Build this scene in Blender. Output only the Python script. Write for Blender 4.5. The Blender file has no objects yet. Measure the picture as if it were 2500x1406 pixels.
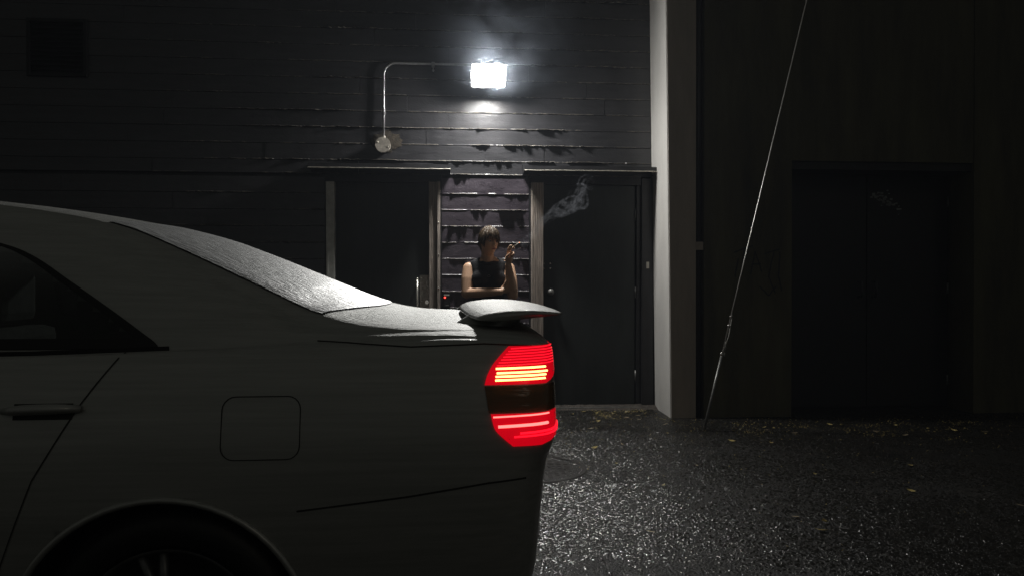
import bpy, bmesh, math, random
from mathutils import Vector, Matrix, noise
random.seed(7)
R = math.radians
S = bpy.context.scene
COL = S.collection
# ------------------------------------------------------------------ camera, world, exposure
cam_d = bpy.data.cameras.new('camera'); cam = bpy.data.objects.new('camera', cam_d); COL.objects.link(cam)
cam_d.sensor_width = 36.0; cam_d.lens = 25.92; cam_d.clip_end = 400; cam_d.clip_start = 0.05
cam.location = (0, 0, 1.15); cam.rotation_euler = (R(90 - 0.41), 0, R(-4.7))
S.camera = cam
W = bpy.data.worlds.new('World'); S.world = W; W.use_nodes = True
wb = W.node_tree.nodes['Background']
wb.inputs['Color'].default_value = (0.97, 1.0, 0.89, 1); wb.inputs['Strength'].default_value = 0.0275
# a distant street lamp behind the camera, very weak: warm and low from the right rear
sd = bpy.data.lights.new('distant_streetlight', 'SUN'); sd.energy = 0.018; sd.angle = R(12); sd.color = (1.0, 0.86, 0.68)
so = bpy.data.objects.new('distant_streetlight', sd); COL.objects.link(so); so.rotation_euler = (R(62), 0, R(28))
S.view_settings.view_transform = 'Standard'; S.view_settings.look = 'None'
S.view_settings.exposure = 0; S.view_settings.gamma = 1; S.view_settings.use_curve_mapping = False
S.cycles.use_denoising = True; S.cycles.denoiser = 'OPENIMAGEDENOISE'; S.cycles.denoising_input_passes = 'RGB_ALBEDO_NORMAL'; S.cycles.denoising_prefilter = 'NONE'
S.cycles.max_bounces = 6; S.cycles.diffuse_bounces = 3; S.cycles.glossy_bounces = 3; S.cycles.transparent_max_bounces = 12
S.cycles.volume_bounces = 0; S.cycles.sample_clamp_indirect = 3.0
S.cycles.volume_step_rate = 1.0; S.cycles.volume_max_steps = 128
S.cycles.caustics_reflective = False; S.cycles.caustics_refractive = False

# ------------------------------------------------------------------ materials
def mat(name, base=(.5, .5, .5), rough=.5, metal=0., spec=.5, var=0., vscale=4., vstretch=(1, 1, 1),
        bump=None, emis=None, estr=0., coat=0., coat_r=.12, rvar=0., base2=None, top=None):
    """bump: list of (kind, scale, stretch, distance, strength)"""
    m = bpy.data.materials.new(name); m.use_nodes = True
    nt = m.node_tree; N = nt.nodes; L = nt.links
    p = N['Principled BSDF']
    p.inputs['Base Color'].default_value = (*base, 1); p.inputs['Roughness'].default_value = rough
    p.inputs['Metallic'].default_value = metal; p.inputs['Specular IOR Level'].default_value = spec
    p.inputs['Coat Weight'].default_value = coat; p.inputs['Coat Roughness'].default_value = coat_r
    tc = N.new('ShaderNodeTexCoord')
    def mapped(scale):
        mp = N.new('ShaderNodeMapping'); mp.inputs['Scale'].default_value = scale
        L.new(tc.outputs['Object'], mp.inputs['Vector']); return mp
    if var > 0 or base2:
        b2 = base2 or tuple(c * (1 - var) for c in base)
        b1 = base if base2 else tuple(c * (1 + var) for c in base)
        n = N.new('ShaderNodeTexNoise'); n.inputs['Scale'].default_value = vscale; n.inputs['Detail'].default_value = 8
        n.inputs['Roughness'].default_value = .65
        L.new(mapped(vstretch).outputs[0], n.inputs['Vector'])
        cr = N.new('ShaderNodeValToRGB'); cr.color_ramp.elements[0].position = .35; cr.color_ramp.elements[1].position = .65
        cr.color_ramp.elements[0].color = (*b2, 1); cr.color_ramp.elements[1].color = (*b1, 1)
        L.new(n.outputs['Fac'], cr.inputs[0]); L.new(cr.outputs[0], p.inputs['Base Color'])
        if rvar:
            mr = N.new('ShaderNodeMapRange'); mr.inputs['From Min'].default_value = .35; mr.inputs['From Max'].default_value = .65
            mr.inputs['To Min'].default_value = max(.03, rough - rvar); mr.inputs['To Max'].default_value = min(1, rough + rvar)
            L.new(n.outputs['Fac'], mr.inputs[0]); L.new(mr.outputs[0], p.inputs['Roughness'])
    prev = None; wet = None
    if top:     # rain beads sit on the surfaces that face upwards
        ge = N.new('ShaderNodeNewGeometry'); sx = N.new('ShaderNodeSeparateXYZ'); L.new(ge.outputs['Normal'], sx.inputs[0])
        wet = N.new('ShaderNodeMapRange'); wet.interpolation_type = 'SMOOTHSTEP'; wet.inputs['From Min'].default_value = .35; wet.inputs['From Max'].default_value = .85
        L.new(sx.outputs['Z'], wet.inputs[0])
        for k, v0, v1 in (('Roughness', rough, top[0]), ('Coat Roughness', coat_r, top[1]), ('Coat Weight', coat, top[2])):
            mr = N.new('ShaderNodeMapRange'); mr.inputs['To Min'].default_value = v0; mr.inputs['To Max'].default_value = v1
            L.new(wet.outputs[0], mr.inputs[0]); L.new(mr.outputs[0], p.inputs[k])
    for (kind, scale, st, dist, strength) in (bump or []):
        if kind == 'noise':
            n = N.new('ShaderNodeTexNoise'); n.inputs['Scale'].default_value = scale; n.inputs['Detail'].default_value = 5; o = n.outputs['Fac']
        elif kind == 'voro':
            n = N.new('ShaderNodeTexVoronoi'); n.inputs['Scale'].default_value = scale; o = n.outputs['Distance']
        elif kind == 'drops':   # round beads: inside-out cell distance, cut off
            n = N.new('ShaderNodeTexVoronoi'); n.inputs['Scale'].default_value = scale
            mr = N.new('ShaderNodeMapRange'); mr.inputs['From Min'].default_value = .42; mr.inputs['From Max'].default_value = .0
            mr.interpolation_type = 'SMOOTHSTEP'
            L.new(n.outputs['Distance'], mr.inputs[0]); o = mr.outputs[0]
        elif kind == 'wrinkle':
            n = N.new('ShaderNodeTexNoise'); n.inputs['Scale'].default_value = scale; n.inputs['Detail'].default_value = 6; n.inputs['Distortion'].default_value = 1.6
            cr2 = N.new('ShaderNodeValToRGB'); e = cr2.color_ramp.elements
            e[0].position = .46; e[0].color = (0, 0, 0, 1); e[1].position = .54; e[1].color = (0, 0, 0, 1)
            mid = cr2.color_ramp.elements.new(.5); mid.color = (1, 1, 1, 1)
            L.new(n.outputs['Fac'], cr2.inputs[0]); o = cr2.outputs[0]
        L.new(mapped(st).outputs[0], n.inputs['Vector'])
        b = N.new('ShaderNodeBump'); b.inputs['Distance'].default_value = dist; b.inputs['Strength'].default_value = strength
        if wet is not None:
            mu = N.new('ShaderNodeMath'); mu.operation = 'MULTIPLY'; mu.inputs[1].default_value = strength; L.new(wet.outputs[0], mu.inputs[0]); L.new(mu.outputs[0], b.inputs['Strength'])
        L.new(o, b.inputs['Height'])
        if prev: L.new(prev.outputs[0], b.inputs['Normal'])
        prev = b
    if prev:
        L.new(prev.outputs[0], p.inputs['Normal'])
        if coat: L.new(prev.outputs[0], p.inputs['Coat Normal'])
    if emis:
        p.inputs['Emission Color'].default_value = (*emis, 1); p.inputs['Emission Strength'].default_value = estr
    return m

M = {}
M['plank'] = mat('black_painted_board', (.032, .0315, .035), .38, spec=.9, var=.22, vscale=7, vstretch=(.6, 1, 3), rvar=.04,
                 bump=[('noise', 26, (1, 1, 2.5), .003, .35), ('wrinkle', 9, (1, 1, 1.4), .003, .14), ('noise', 140, (.3, 1, 1), .001, .4)])
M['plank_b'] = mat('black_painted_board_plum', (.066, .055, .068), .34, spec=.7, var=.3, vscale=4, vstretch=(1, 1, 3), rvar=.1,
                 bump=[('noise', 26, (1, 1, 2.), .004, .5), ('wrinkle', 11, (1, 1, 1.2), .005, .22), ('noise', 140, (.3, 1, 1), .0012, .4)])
M['ridge'] = mat('paint_ridge', (.16, .145, .12), .5, var=.4, vscale=30, bump=[('noise', 120, (1, 1, 1), .003, .6)])
M['black_door'] = mat('door_black_paint', (.030, .034, .033), .42, var=.25, vscale=2, vstretch=(2, 1, .6), bump=[('noise', 60, (1, 1, 1), .001, .3)])
M['weathered'] = mat('weathered_jamb_wood', (.46, .40, .35), .75, var=.35, vscale=10, vstretch=(8, 8, .5), bump=[('noise', 40, (6, 6, .4), .004, .9)])
M['jamb_steel'] = mat('bare_grey_steel', (.62, .62, .58), .5, metal=.2, var=.2, vscale=8, bump=[('noise', 90, (1, 1, .3), .001, .4)])
M['black_trim'] = mat('black_trim_paint', (.022, .022, .024), .4, var=.3, vscale=8, bump=[('noise', 60, (1, 1, 1), .002, .4)])
M['lip'] = mat('worn_flashing_lip', (.60, .56, .48), .45, metal=.4, var=.4, vscale=20, bump=[('noise', 40, (1, 1, 1), .003, .5)])
M['galv'] = mat('galvanised_pipe', (.55, .55, .56), .35, metal=.8, var=.15, vscale=20)
M['boxpaint'] = mat('cream_box_metal', (.5, .46, .4), .45, metal=.3, var=.3, vscale=25)
M['patch'] = mat('bare_brown_patch', (.052, .042, .030), .7, var=.5, vscale=18, bump=[('noise', 60, (1, 1, 1), .004, .8)])
M['lamp_body'] = mat('lamp_bronze_housing', (.05, .05, .052), .5, metal=.3, var=.2, vscale=20)
M['lamp_glass'] = mat('lamp_glowing_glass', (.8, .8, .8), .4, emis=(1.0, .985, .95), estr=470)
M['pilaster'] = mat('pale_painted_concrete', (.64, .625, .59), .7, base2=(.51, .495, .47), vscale=2.2, vstretch=(1, 1, .4),
                    bump=[('noise', 160, (1, 1, 1), .0015, .6), ('noise', 3, (1, 1, 1), .01, .3)])
M['front_brown'] = mat('brownish_concrete', (.58, .51, .44), .72, base2=(.44, .39, .335), vscale=2.5, vstretch=(2, 1, .35), bump=[('noise', 120, (1, 1, 1), .002, .6)])
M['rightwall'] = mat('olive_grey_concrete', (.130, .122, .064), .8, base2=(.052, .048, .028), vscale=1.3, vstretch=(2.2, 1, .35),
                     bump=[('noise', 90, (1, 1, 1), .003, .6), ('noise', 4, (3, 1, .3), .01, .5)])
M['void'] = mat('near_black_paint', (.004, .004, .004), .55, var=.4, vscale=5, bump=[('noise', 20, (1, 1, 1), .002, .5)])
M['steel_wire'] = mat('galvanised_steel_wire', (.62, .60, .56), .35, metal=.7, bump=[('noise', 200, (1, 1, .4), .001, .6)])
M['dull_steel'] = mat('dull_grey_steel', (.22, .22, .21), .45, metal=.6, var=.3, vscale=30)
M['chrome'] = mat('polished_steel', (.75, .73, .68), .22, metal=.9)
M['scratched'] = mat('scratched_steel_plate', (.33, .31, .27), .38, metal=.7, var=.35, vscale=20, rvar=.12, bump=[('noise', 50, (1, 1, 1), .002, .5)])
M['black_plastic'] = mat('black_plastic', (.012, .012, .012), .35)
M['white_label'] = mat('off_white_label', (.6, .57, .5), .5)
M['led'] = mat('red_led', (.3, 0, 0), .3, emis=(1, .03, .02), estr=9)
M['white_scuff'] = mat('white_scuff', (.32, .35, .33), .7)
M['graffiti'] = mat('black_spray_paint', (.012, .012, .012), .45)
# the person
M['skin'] = mat('skin', (.64, .40, .26), .48, var=.08, vscale=12, bump=[('noise', 150, (1, 1, 1), .0006, .4)])
M['hair'] = mat('brown_hair', (.10, .066, .036), .40, var=.5, vscale=40, vstretch=(4, 4, .5), bump=[('noise', 120, (4, 4, .3), .004, .9)])
M['top'] = mat('black_cotton', (.007, .007, .009), .9, bump=[('noise', 25, (1, 1, 1), .012, .5)])
M['denim'] = mat('dark_denim', (.02, .022, .032), .85, bump=[('noise', 30, (1, 1, .6), .01, .5)])
M['shoe'] = mat('black_shoe_leather', (.02, .02, .02), .5)
M['eye'] = mat('eye_white', (.55, .52, .5), .25)
M['iris'] = mat('dark_iris', (.03, .02, .015), .2)
M['lips'] = mat('lips', (.34, .12, .10), .45)
M['paper'] = mat('cigarette_paper', (.72, .66, .56), .7)
M['filter'] = mat('cigarette_filter', (.55, .33, .14), .7)
M['ember'] = mat('ember', (.1, .02, .01), .8, emis=(1, .22, .04), estr=3)
# the car
WET = [('drops', 80, (.22, 1, 1), .0035, .6), ('noise', 190, (.045, 1, 1), .006, .9)]
M['paint'] = mat('wet_silver_car_paint', (.46, .465, .445), .36, metal=.5, var=.10, vscale=70, vstretch=(.035, 1, 1), coat=.5, bump=WET, top=(.58, .50, .16))  # lengthwise colour streaks stand in for highlights smeared by motion
M['paint_top'] = M['paint']
M['rubber'] = mat('black_rubber', (.010, .010, .010), .6)
M['seam'] = mat('panel_gap_black', (.045, .045, .042), .9)
M['tyre'] = mat('wet_tyre_rubber', (.014, .014, .014), .5, bump=[('noise', 60, (1, 1, 1), .003, .4)])
M['alloy'] = mat('dirty_alloy', (.16, .16, .16), .4, metal=.7, var=.3, vscale=20)
M['under'] = mat('black_underbody', (.004, .004, .004), .9)
M['cabin'] = mat('grey_cabin_cloth', (.12, .12, .115), .9, var=.3, vscale=12)
M['lens'] = mat('red_lens_lit', (.20, .0, .006), .15, emis=(1, .0, .012), estr=.55, coat=.8)
M['lens_rib'] = mat('red_lens_rib_lit', (.25, .0, .01), .15, emis=(1, .006, .02), estr=1.7)
M['lens_dark'] = mat('red_lens_unlit', (.10, .0, .005), .15, emis=(1, .0, .01), estr=.16, coat=.5)
M['bar_hot'] = mat('brake_bulb_strip', (.5, .2, .1), .3, emis=(1, .42, .12), estr=5.0)
M['bar_pink'] = mat('tail_bulb_strip', (.5, .1, .1), .3, emis=(1, .16, .14), estr=2.6)
M['amber'] = mat('smoked_amber_lens', (.20, .105, .04), .12, coat=.6, bump=[('noise', 60, (.1, 1, 1), .003, .6)])
M['headlamp'] = mat('clear_headlamp', (.4, .4, .4), .1, coat=.5)
M['plate_w'] = mat('plate_white', (.5, .5, .48), .5)
M['leaf'] = mat('wet_yellow_leaf', (.50, .40, .16), .35, var=.5, vscale=25)
M['leaf_b'] = mat('pale_twig_bit', (.55, .45, .30), .4, var=.4, vscale=25)
M['iron'] = mat('wet_cast_iron', (.04, .036, .033), .42, metal=.2, var=.4, vscale=20, bump=[('noise', 60, (1, 1, 1), .004, .7)])

def glass_mat(name, tint, film, frough, bump, film_col=(.5, .52, .53)):
    m = bpy.data.materials.new(name); m.use_nodes = True; nt = m.node_tree; N = nt.nodes; L = nt.links
    for n in list(N): N.remove(n)
    out = N.new('ShaderNodeOutputMaterial'); tr = N.new('ShaderNodeBsdfTransparent'); tr.inputs[0].default_value = (*tint, 1)
    gl = N.new('ShaderNodeBsdfGlossy'); gl.inputs['Roughness'].default_value = frough; gl.inputs[0].default_value = (1, 1, 1, 1)
    df = N.new('ShaderNodeBsdfDiffuse'); df.inputs[0].default_value = (*film_col, 1)
    fr = N.new('ShaderNodeFresnel'); fr.inputs[0].default_value = 1.45
    tc = N.new('ShaderNodeTexCoord'); prev = None; dn = None
    for (kind, scale, st, dist, strength) in bump:
        mp = N.new('ShaderNodeMapping'); mp.inputs['Scale'].default_value = st; L.new(tc.outputs['Object'], mp.inputs[0])
        if kind == 'drops':
            v = N.new('ShaderNodeTexVoronoi'); v.inputs['Scale'].default_value = scale
            mr = N.new('ShaderNodeMapRange'); mr.inputs['From Min'].default_value = .42; mr.inputs['From Max'].default_value = 0; mr.interpolation_type = 'SMOOTHSTEP'
            L.new(v.outputs['Distance'], mr.inputs[0]); o = mr.outputs[0]
        else:
            v = N.new('ShaderNodeTexNoise'); v.inputs['Scale'].default_value = scale; v.inputs['Detail'].default_value = 5; o = v.outputs['Fac']
            if dn is None: dn = o
        L.new(mp.outputs[0], v.inputs['Vector'])
        b = N.new('ShaderNodeBump'); b.inputs['Distance'].default_value = dist; b.inputs['Strength'].default_value = strength
        L.new(o, b.inputs['Height'])
        if prev: L.new(prev.outputs[0], b.inputs['Normal'])
        prev = b
    if prev:
        L.new(prev.outputs[0], gl.inputs['Normal']); L.new(prev.outputs[0], df.inputs['Normal']); L.new(prev.outputs[0], fr.inputs['Normal'])
    m1 = N.new('ShaderNodeMixShader'); m1.inputs[0].default_value = film
    L.new(tr.outputs[0], m1.inputs[1]); L.new(df.outputs[0], m1.inputs[2])
    if dn is not None and film > 0:
        mr = N.new('ShaderNodeMapRange'); mr.inputs['From Min'].default_value = .35; mr.inputs['From Max'].default_value = .68
        mr.inputs['To Min'].default_value = film * .35; mr.inputs['To Max'].default_value = min(1, film * 1.7)
        L.new(dn, mr.inputs[0]); L.new(mr.outputs[0], m1.inputs[0])
    m2 = N.new('ShaderNodeMixShader'); L.new(fr.outputs[0], m2.inputs[0]); L.new(m1.outputs[0], m2.inputs[1]); L.new(gl.outputs[0], m2.inputs[2])
    L.new(m2.outputs[0], out.inputs['Surface']); return m
M['rear_glass'] = glass_mat('wet_sheen_rear_glass', (.22, .25, .25), .58, .42, [('noise', 75, (.03, 1, 1), .005, .9), ('noise', 260, (.05, 1, 1), .002, .6)], (.62, .64, .65))  # pale streaked film paints the lamp's smeared sheen onto the wet glass
M['side_glass'] = glass_mat('tinted_side_glass', (.28, .30, .29), .0, .05, [('noise', 8, (1, 1, 1), .002, .2)])

# ------------------------------------------------------------------ helpers
def mesh_obj(name, bm, m, parent=None, smooth=False):
    me = bpy.data.meshes.new(name); bm.to_mesh(me); bm.free()
    if m is not None: me.materials.append(M[m] if isinstance(m, str) else m)
    if smooth:
        for p in me.polygons: p.use_smooth = True
    o = bpy.data.objects.new(name, me); COL.objects.link(o)
    if parent is not None:
        o.parent = parent
        o.matrix_parent_inverse = Matrix.Translation(-world_loc(parent))
    return o
def world_loc(o):
    v = Vector(o.location)
    while o.parent is not None:
        if o.type == 'MESH': v = Vector((0, 0, 0))
        return v
    return v if o.type == 'EMPTY' else Vector(o.location)
def tag(o, label=None, cat=None, group=None, kind=None):
    if label: o['label'] = label
    if cat: o['category'] = cat
    if group: o['group'] = group
    if kind: o['kind'] = kind
    return o
def thing(name, loc, label, cat, group=None):
    o = bpy.data.objects.new(name, None); COL.objects.link(o); o.location = loc; o.empty_display_size = .1
    return tag(o, label, cat, group)
def box(bm, x0, x1, y0, y1, z0, z1, bev=0.):
    r = bmesh.ops.create_cube(bm, size=1)
    bmesh.ops.scale(bm, verts=r['verts'], vec=(x1 - x0, y1 - y0, z1 - z0))
    bmesh.ops.translate(bm, verts=r['verts'], vec=((x0 + x1) / 2, (y0 + y1) / 2, (z0 + z1) / 2))
    if bev:
        ed = list({e for v in r['verts'] for e in v.link_edges})
        bmesh.ops.bevel(bm, geom=ed, offset=bev, segments=2, affect='EDGES', profile=.6)
    return bm
def B(*a, **k): return box(bmesh.new(), *a, **k)
def tube(bm, pts, rad, seg=10, cap=True):
    pts = [Vector(p) for p in pts]; rad = rad if isinstance(rad, (list, tuple)) else [rad] * len(pts)
    rings = []; up = Vector((.13, .21, .97))
    for i, p in enumerate(pts):
        d = (pts[min(i + 1, len(pts) - 1)] - pts[max(i - 1, 0)]).normalized()
        a = d.cross(up)
        if a.length < .05: a = d.cross(Vector((1, 0, 0)))
        a.normalize(); b = d.cross(a).normalized(); up = a.cross(d)
        rings.append([bm.verts.new(p + (a * math.cos(t) + b * math.sin(t)) * rad[i]) for t in [2 * math.pi * k / seg for k in range(seg)]])
    for r0, r1 in zip(rings, rings[1:]):
        for k in range(seg): bm.faces.new((r0[k], r0[(k + 1) % seg], r1[(k + 1) % seg], r1[k]))
    if cap: bm.faces.new(rings[0][::-1]); bm.faces.new(rings[-1])
    return bm
def T(pts, rad, seg=10): return tube(bmesh.new(), pts, rad, seg)
def cyl_y(bm, x, y0, y1, z, r, seg=24): return tube(bm, [(x, y0, z), (x, y1, z)], r, seg)
def ellip(bm, c, r, rot=None, u=16, v=10):
    s = bmesh.ops.create_uvsphere(bm, u_segments=u, v_segments=v, radius=1)
    m = Matrix.Diagonal((*r, 1))
    if rot is not None: m = rot.to_4x4() @ m
    bmesh.ops.transform(bm, matrix=Matrix.Translation(c) @ m, verts=s['verts']); return s['verts']
def nz(x, y=0., z=0.): return noise.noise(Vector((x, y, z)))
def lerp(a, b, t): return a + (b - a) * t
def table(tb):
    tb = sorted(tb)
    def f(x):
        if x <= tb[0][0]: return tb[0][1]
        if x >= tb[-1][0]: return tb[-1][1]
        for i in range(len(tb) - 1):
            if tb[i][0] <= x <= tb[i + 1][0]: break
        x0, y0 = tb[i]; x1, y1 = tb[i + 1]; h = x1 - x0; t = (x - x0) / h
        s = (y1 - y0) / h
        def sl(j):
            if j <= 0 or j >= len(tb) - 1: return s
            a = (tb[j][1] - tb[j - 1][1]) / (tb[j][0] - tb[j - 1][0]); b = (tb[j + 1][1] - tb[j][1]) / (tb[j + 1][0] - tb[j][0])
            return 0 if a * b <= 0 else 2 * a * b / (a + b)
        m0, m1 = sl(i), sl(i + 1)
        return (2*t**3 - 3*t*t + 1) * y0 + (t**3 - 2*t*t + t) * h * m0 + (-2*t**3 + 3*t*t) * y1 + (t**3 - t*t) * h * m1
    return f

# ------------------------------------------------------------------ ground
WY = 6.70      # face of the boarded wall
RY = 6.19      # face of the right-hand building
def ground_h(x, y):
    d = math.exp(-((y - 6.5) / .35) ** 2) * .006
    return .012 * nz(x * .8, y * .8) + .005 * nz(x * 3, y * 3, 4) + d - .012
def build_ground():
    bm = bmesh.new()
    xs = [-60, -30, -15, -9] + [-6 + .1 * i for i in range(131)] + [9, 15, 30, 60]
    ys = [-60, -30, -10, -3] + [-1 + .1 * i for i in range(86)] + [9, 15, 30, 60]
    g = [[bm.verts.new((x, y, ground_h(x, y) if abs(x) < 8.5 and -2 < y < 8 else -.01)) for x in xs] for y in ys]
    for j in range(len(ys) - 1):
        for i in range(len(xs) - 1): bm.faces.new((g[j][i], g[j][i + 1], g[j + 1][i + 1], g[j + 1][i]))
    m = bpy.data.materials.new('wet_gravelly_asphalt'); m.use_nodes = True; nt = m.node_tree; N = nt.nodes; L = nt.links
    p = N['Principled BSDF']; tc = N.new('ShaderNodeTexCoord')
    def nodes(t, **k):
        n = N.new(t)
        for a, b in k.items(): n.inputs[a].default_value = b
        return n
    v1 = nodes('ShaderNodeTexVoronoi', Scale=85); v2 = nodes('ShaderNodeTexVoronoi', Scale=190); n1 = nodes('ShaderNodeTexNoise', Scale=22, Detail=6)
    n2 = nodes('ShaderNodeTexNoise', Scale=1.1, Detail=5); n3 = nodes('ShaderNodeTexNoise', Scale=5, Detail=6)
    for n in (v1, v2, n1, n2, n3): L.new(tc.outputs['Object'], n.inputs['Vector'])
    cr = N.new('ShaderNodeValToRGB'); L.new(v1.outputs['Color'], cr.inputs[0])
    e = cr.color_ramp.elements; e[0].color = (.007, .007, .006, 1); e[1].color = (.036, .033, .028, 1); e[0].position = .3; e[1].position = .9
    mx = N.new('ShaderNodeMix'); mx.data_type = 'RGBA'; mx.blend_type = 'MULTIPLY'; mx.inputs['Factor'].default_value = .75
    cr2 = N.new('ShaderNodeValToRGB'); L.new(n3.outputs['Fac'], cr2.inputs[0]); cr2.color_ramp.elements[0].color = (.35, .36, .33, 1); cr2.color_ramp.elements[1].color = (1, .95, .85, 1)
    cr2.color_ramp.elements[0].position = .35; cr2.color_ramp.elements[1].position = .65
    L.new(cr.outputs[0], mx.inputs['A']); L.new(cr2.outputs[0], mx.inputs['B']); L.new(mx.outputs['Result'], p.inputs['Base Color'])
    mr = N.new('ShaderNodeMapRange'); L.new(n2.outputs['Fac'], mr.inputs[0]); mr.inputs['From Min'].default_value = .35; mr.inputs['From Max'].default_value = .65
    mr.inputs['To Min'].default_value = .30; mr.inputs['To Max'].default_value = .55; L.new(mr.outputs[0], p.inputs['Roughness'])
    p.inputs['Specular IOR Level'].default_value = .45
    b0 = nodes('ShaderNodeBump', Distance=.03, Strength=.5); L.new(n3.outputs['Fac'], b0.inputs['Height'])
    b1 = nodes('ShaderNodeBump', Distance=.008, Strength=.9); L.new(v1.outputs['Distance'], b1.inputs['Height']); L.new(b0.outputs[0], b1.inputs['Normal']); b1.invert = True
    b2 = nodes('ShaderNodeBump', Distance=.003, Strength=.9); L.new(v2.outputs['Distance'], b2.inputs['Height']); L.new(b1.outputs[0], b2.inputs['Normal']); b2.invert = True
    b3 = nodes('ShaderNodeBump', Distance=.010, Strength=.6); L.new(n1.outputs['Fac'], b3.inputs['Height']); L.new(b2.outputs[0], b3.inputs['Normal'])
    L.new(b3.outputs[0], p.inputs['Normal'])
    o = mesh_obj('ground', bm, m, smooth=True)
    tag(o, 'wet dark gravelly asphalt lot glistening under the lamp', None, None, 'structure')
build_ground()
def gravel():
    import numpy as np
    rg = np.random.default_rng(4); n = 165000
    y = 2.2 + 4.4 * rg.random(n) ** 1.15; x = -.9 + 7.2 * rg.random(n)
    x = np.where(x > -.2 + .0 * y, x, x); keep = (x < .2 + y * .98) & (x > -.25 + 0 * y) & ~((x > 1.83) & (y > RY - .02)) & ((np.hypot(x - .50, y - 4.58) > .345) | (rg.random(n) < .35))
    dn = np.array([nz(float(p) * .9, float(q) * 2.0, 3.3) + .5 * nz(float(p) * 4, float(q) * 5, 8) for p, q in zip(x, y)]); keep &= rg.random(n) < np.clip(.80 + 1.5 * dn, .12, 1)
    x, y = x[keep], y[keep]; n = len(x)
    r0 = (.0036 + .0072 * rg.random(n) ** 1.8) * (.75 + .09 * y); h = r0 * (.10 + .14 * rg.random(n)); tx = .20 * rg.standard_normal(n); ty = .16 * rg.standard_normal(n); a0 = rg.random(n) * 6.28
    z = np.array([ground_h(float(p), float(q)) for p, q in zip(x, y)]) + .0004
    K = 5; V = np.zeros((n, 2 * K, 3))
    for k in range(K):
        a = a0 + 2 * np.pi * k / K; j1 = .62 + .12 * rg.standard_normal(n)
        ca, sa = r0 * j1 * np.cos(a), r0 * j1 * np.sin(a)
        V[:, k] = np.stack([x + ca, y + sa, z + h + ca * tx + sa * ty], 1)
        V[:, K + k] = np.stack([x + r0 * np.cos(a), y + r0 * np.sin(a), z - .0005], 1)
    T_ = [(0, 1, 2), (0, 2, 3), (0, 3, 4)]
    for k in range(K):
        q = (k + 1) % K; T_ += [(k, K + k, K + q), (k, K + q, q)]
    F = (np.array(T_)[None] + (np.arange(n) * (2 * K))[:, None, None]).reshape(-1, 3).astype(np.int32)
    me = bpy.data.meshes.new('gravel'); me.vertices.add(n * (2 * K)); me.vertices.foreach_set('co', V.reshape(-1).astype(np.float32))
    me.loops.add(F.size); me.loops.foreach_set('vertex_index', F.reshape(-1)); me.polygons.add(len(F))
    me.polygons.foreach_set('loop_start', np.arange(0, F.size, 3, dtype=np.int32)); me.update(calc_edges=True)
    me.materials.append(mat('wet_grit', (.024, .022, .018), .20, spec=.9, base2=(.006, .006, .0055), vscale=60))
    o = bpy.data.objects.new('gravel', me); COL.objects.link(o); tag(o, 'wet dark grit bedded in the asphalt, sparkling under the lamp', None, None, 'stuff')
gravel()

# iron cover set in the ground, half hidden by the car
def manhole():
    cx, cy = .50, 4.58
    t = thing('manhole_cover', (cx, cy, 0), 'round wet iron cover set flush in the asphalt beside the car tail', 'manhole cover')
    gz = max(ground_h(cx + q * .35 * math.cos(a), cy + q * .35 * math.sin(a)) for a in [k * .2 for k in range(32)] for q in (0, .5, 1)) + .0105
    bm = bmesh.new(); prof = [(0, -.012), (.27, -.012), (.275, -.017), (.31, -.017), (.315, -.009), (.34, -.009), (.352, -.026)]
    n = 64; rings = []
    for r, z in prof[1:]:
        rings.append([bm.verts.new((cx + r * math.cos(2 * math.pi * k / n), cy + r * math.sin(2 * math.pi * k / n), z + gz)) for k in range(n)])
    c = bm.verts.new((cx, cy, gz - .012))
    for k in range(n): bm.faces.new((c, rings[0][k], rings[0][(k + 1) % n]))
    for a, b in zip(rings, rings[1:]):
        for k in range(n): bm.faces.new((a[k], b[k], b[(k + 1) % n], a[(k + 1) % n]))
    mesh_obj('cover_plate', bm, 'iron', t)
    bm = bmesh.new()
    for i in range(-5, 6):
        for j in range(-5, 6):
            x, y = i * .045, j * .045
            if math.hypot(x, y) < .25: box(bm, cx + x - .014, cx + x + .014, cy + y - .014, cy + y + .014, gz - .013, gz - .009)
    st = mesh_obj('raised_stud', bm, 'iron', t); st['kind'] = 'stuff'
manhole()

# ------------------------------------------------------------------ boarded building with two doors
WB = thing('boarded_building', (-1, 6.7, 0), 'black painted boarded building wall with two steel doors under drip canopies', 'building')
OPEN = [(-1.125, -.085, 2.12), (.705, 1.90, 2.12)]    # door openings: x0, x1, top
def backing():
    bm = bmesh.new()
    xs = [-9, OPEN[0][0], OPEN[0][1], OPEN[1][0], OPEN[1][1]]
    y0, y1 = WY + .022, WY + .3
    box(bm, -9, 1.93, y0, y1, 2.121, 5.2)
    box(bm, -9, OPEN[0][0], y0, y1, -.15, 2.12); box(bm, OPEN[0][1], OPEN[1][0], y0, y1, -.15, 2.12)
    mesh_obj('backing_wall', bm, 'black_trim', WB)
    mesh_obj('inner_wall', B(-9, 1.93, WY + .31, WY + .36, -.15, 5.2), 'under', WB)
    mesh_obj('parapet_cap', B(-9, 1.93, WY - .05, WY + .34, 5.201, 5.26), 'black_trim', WB)
backing()
rough_ref = [0]
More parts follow.
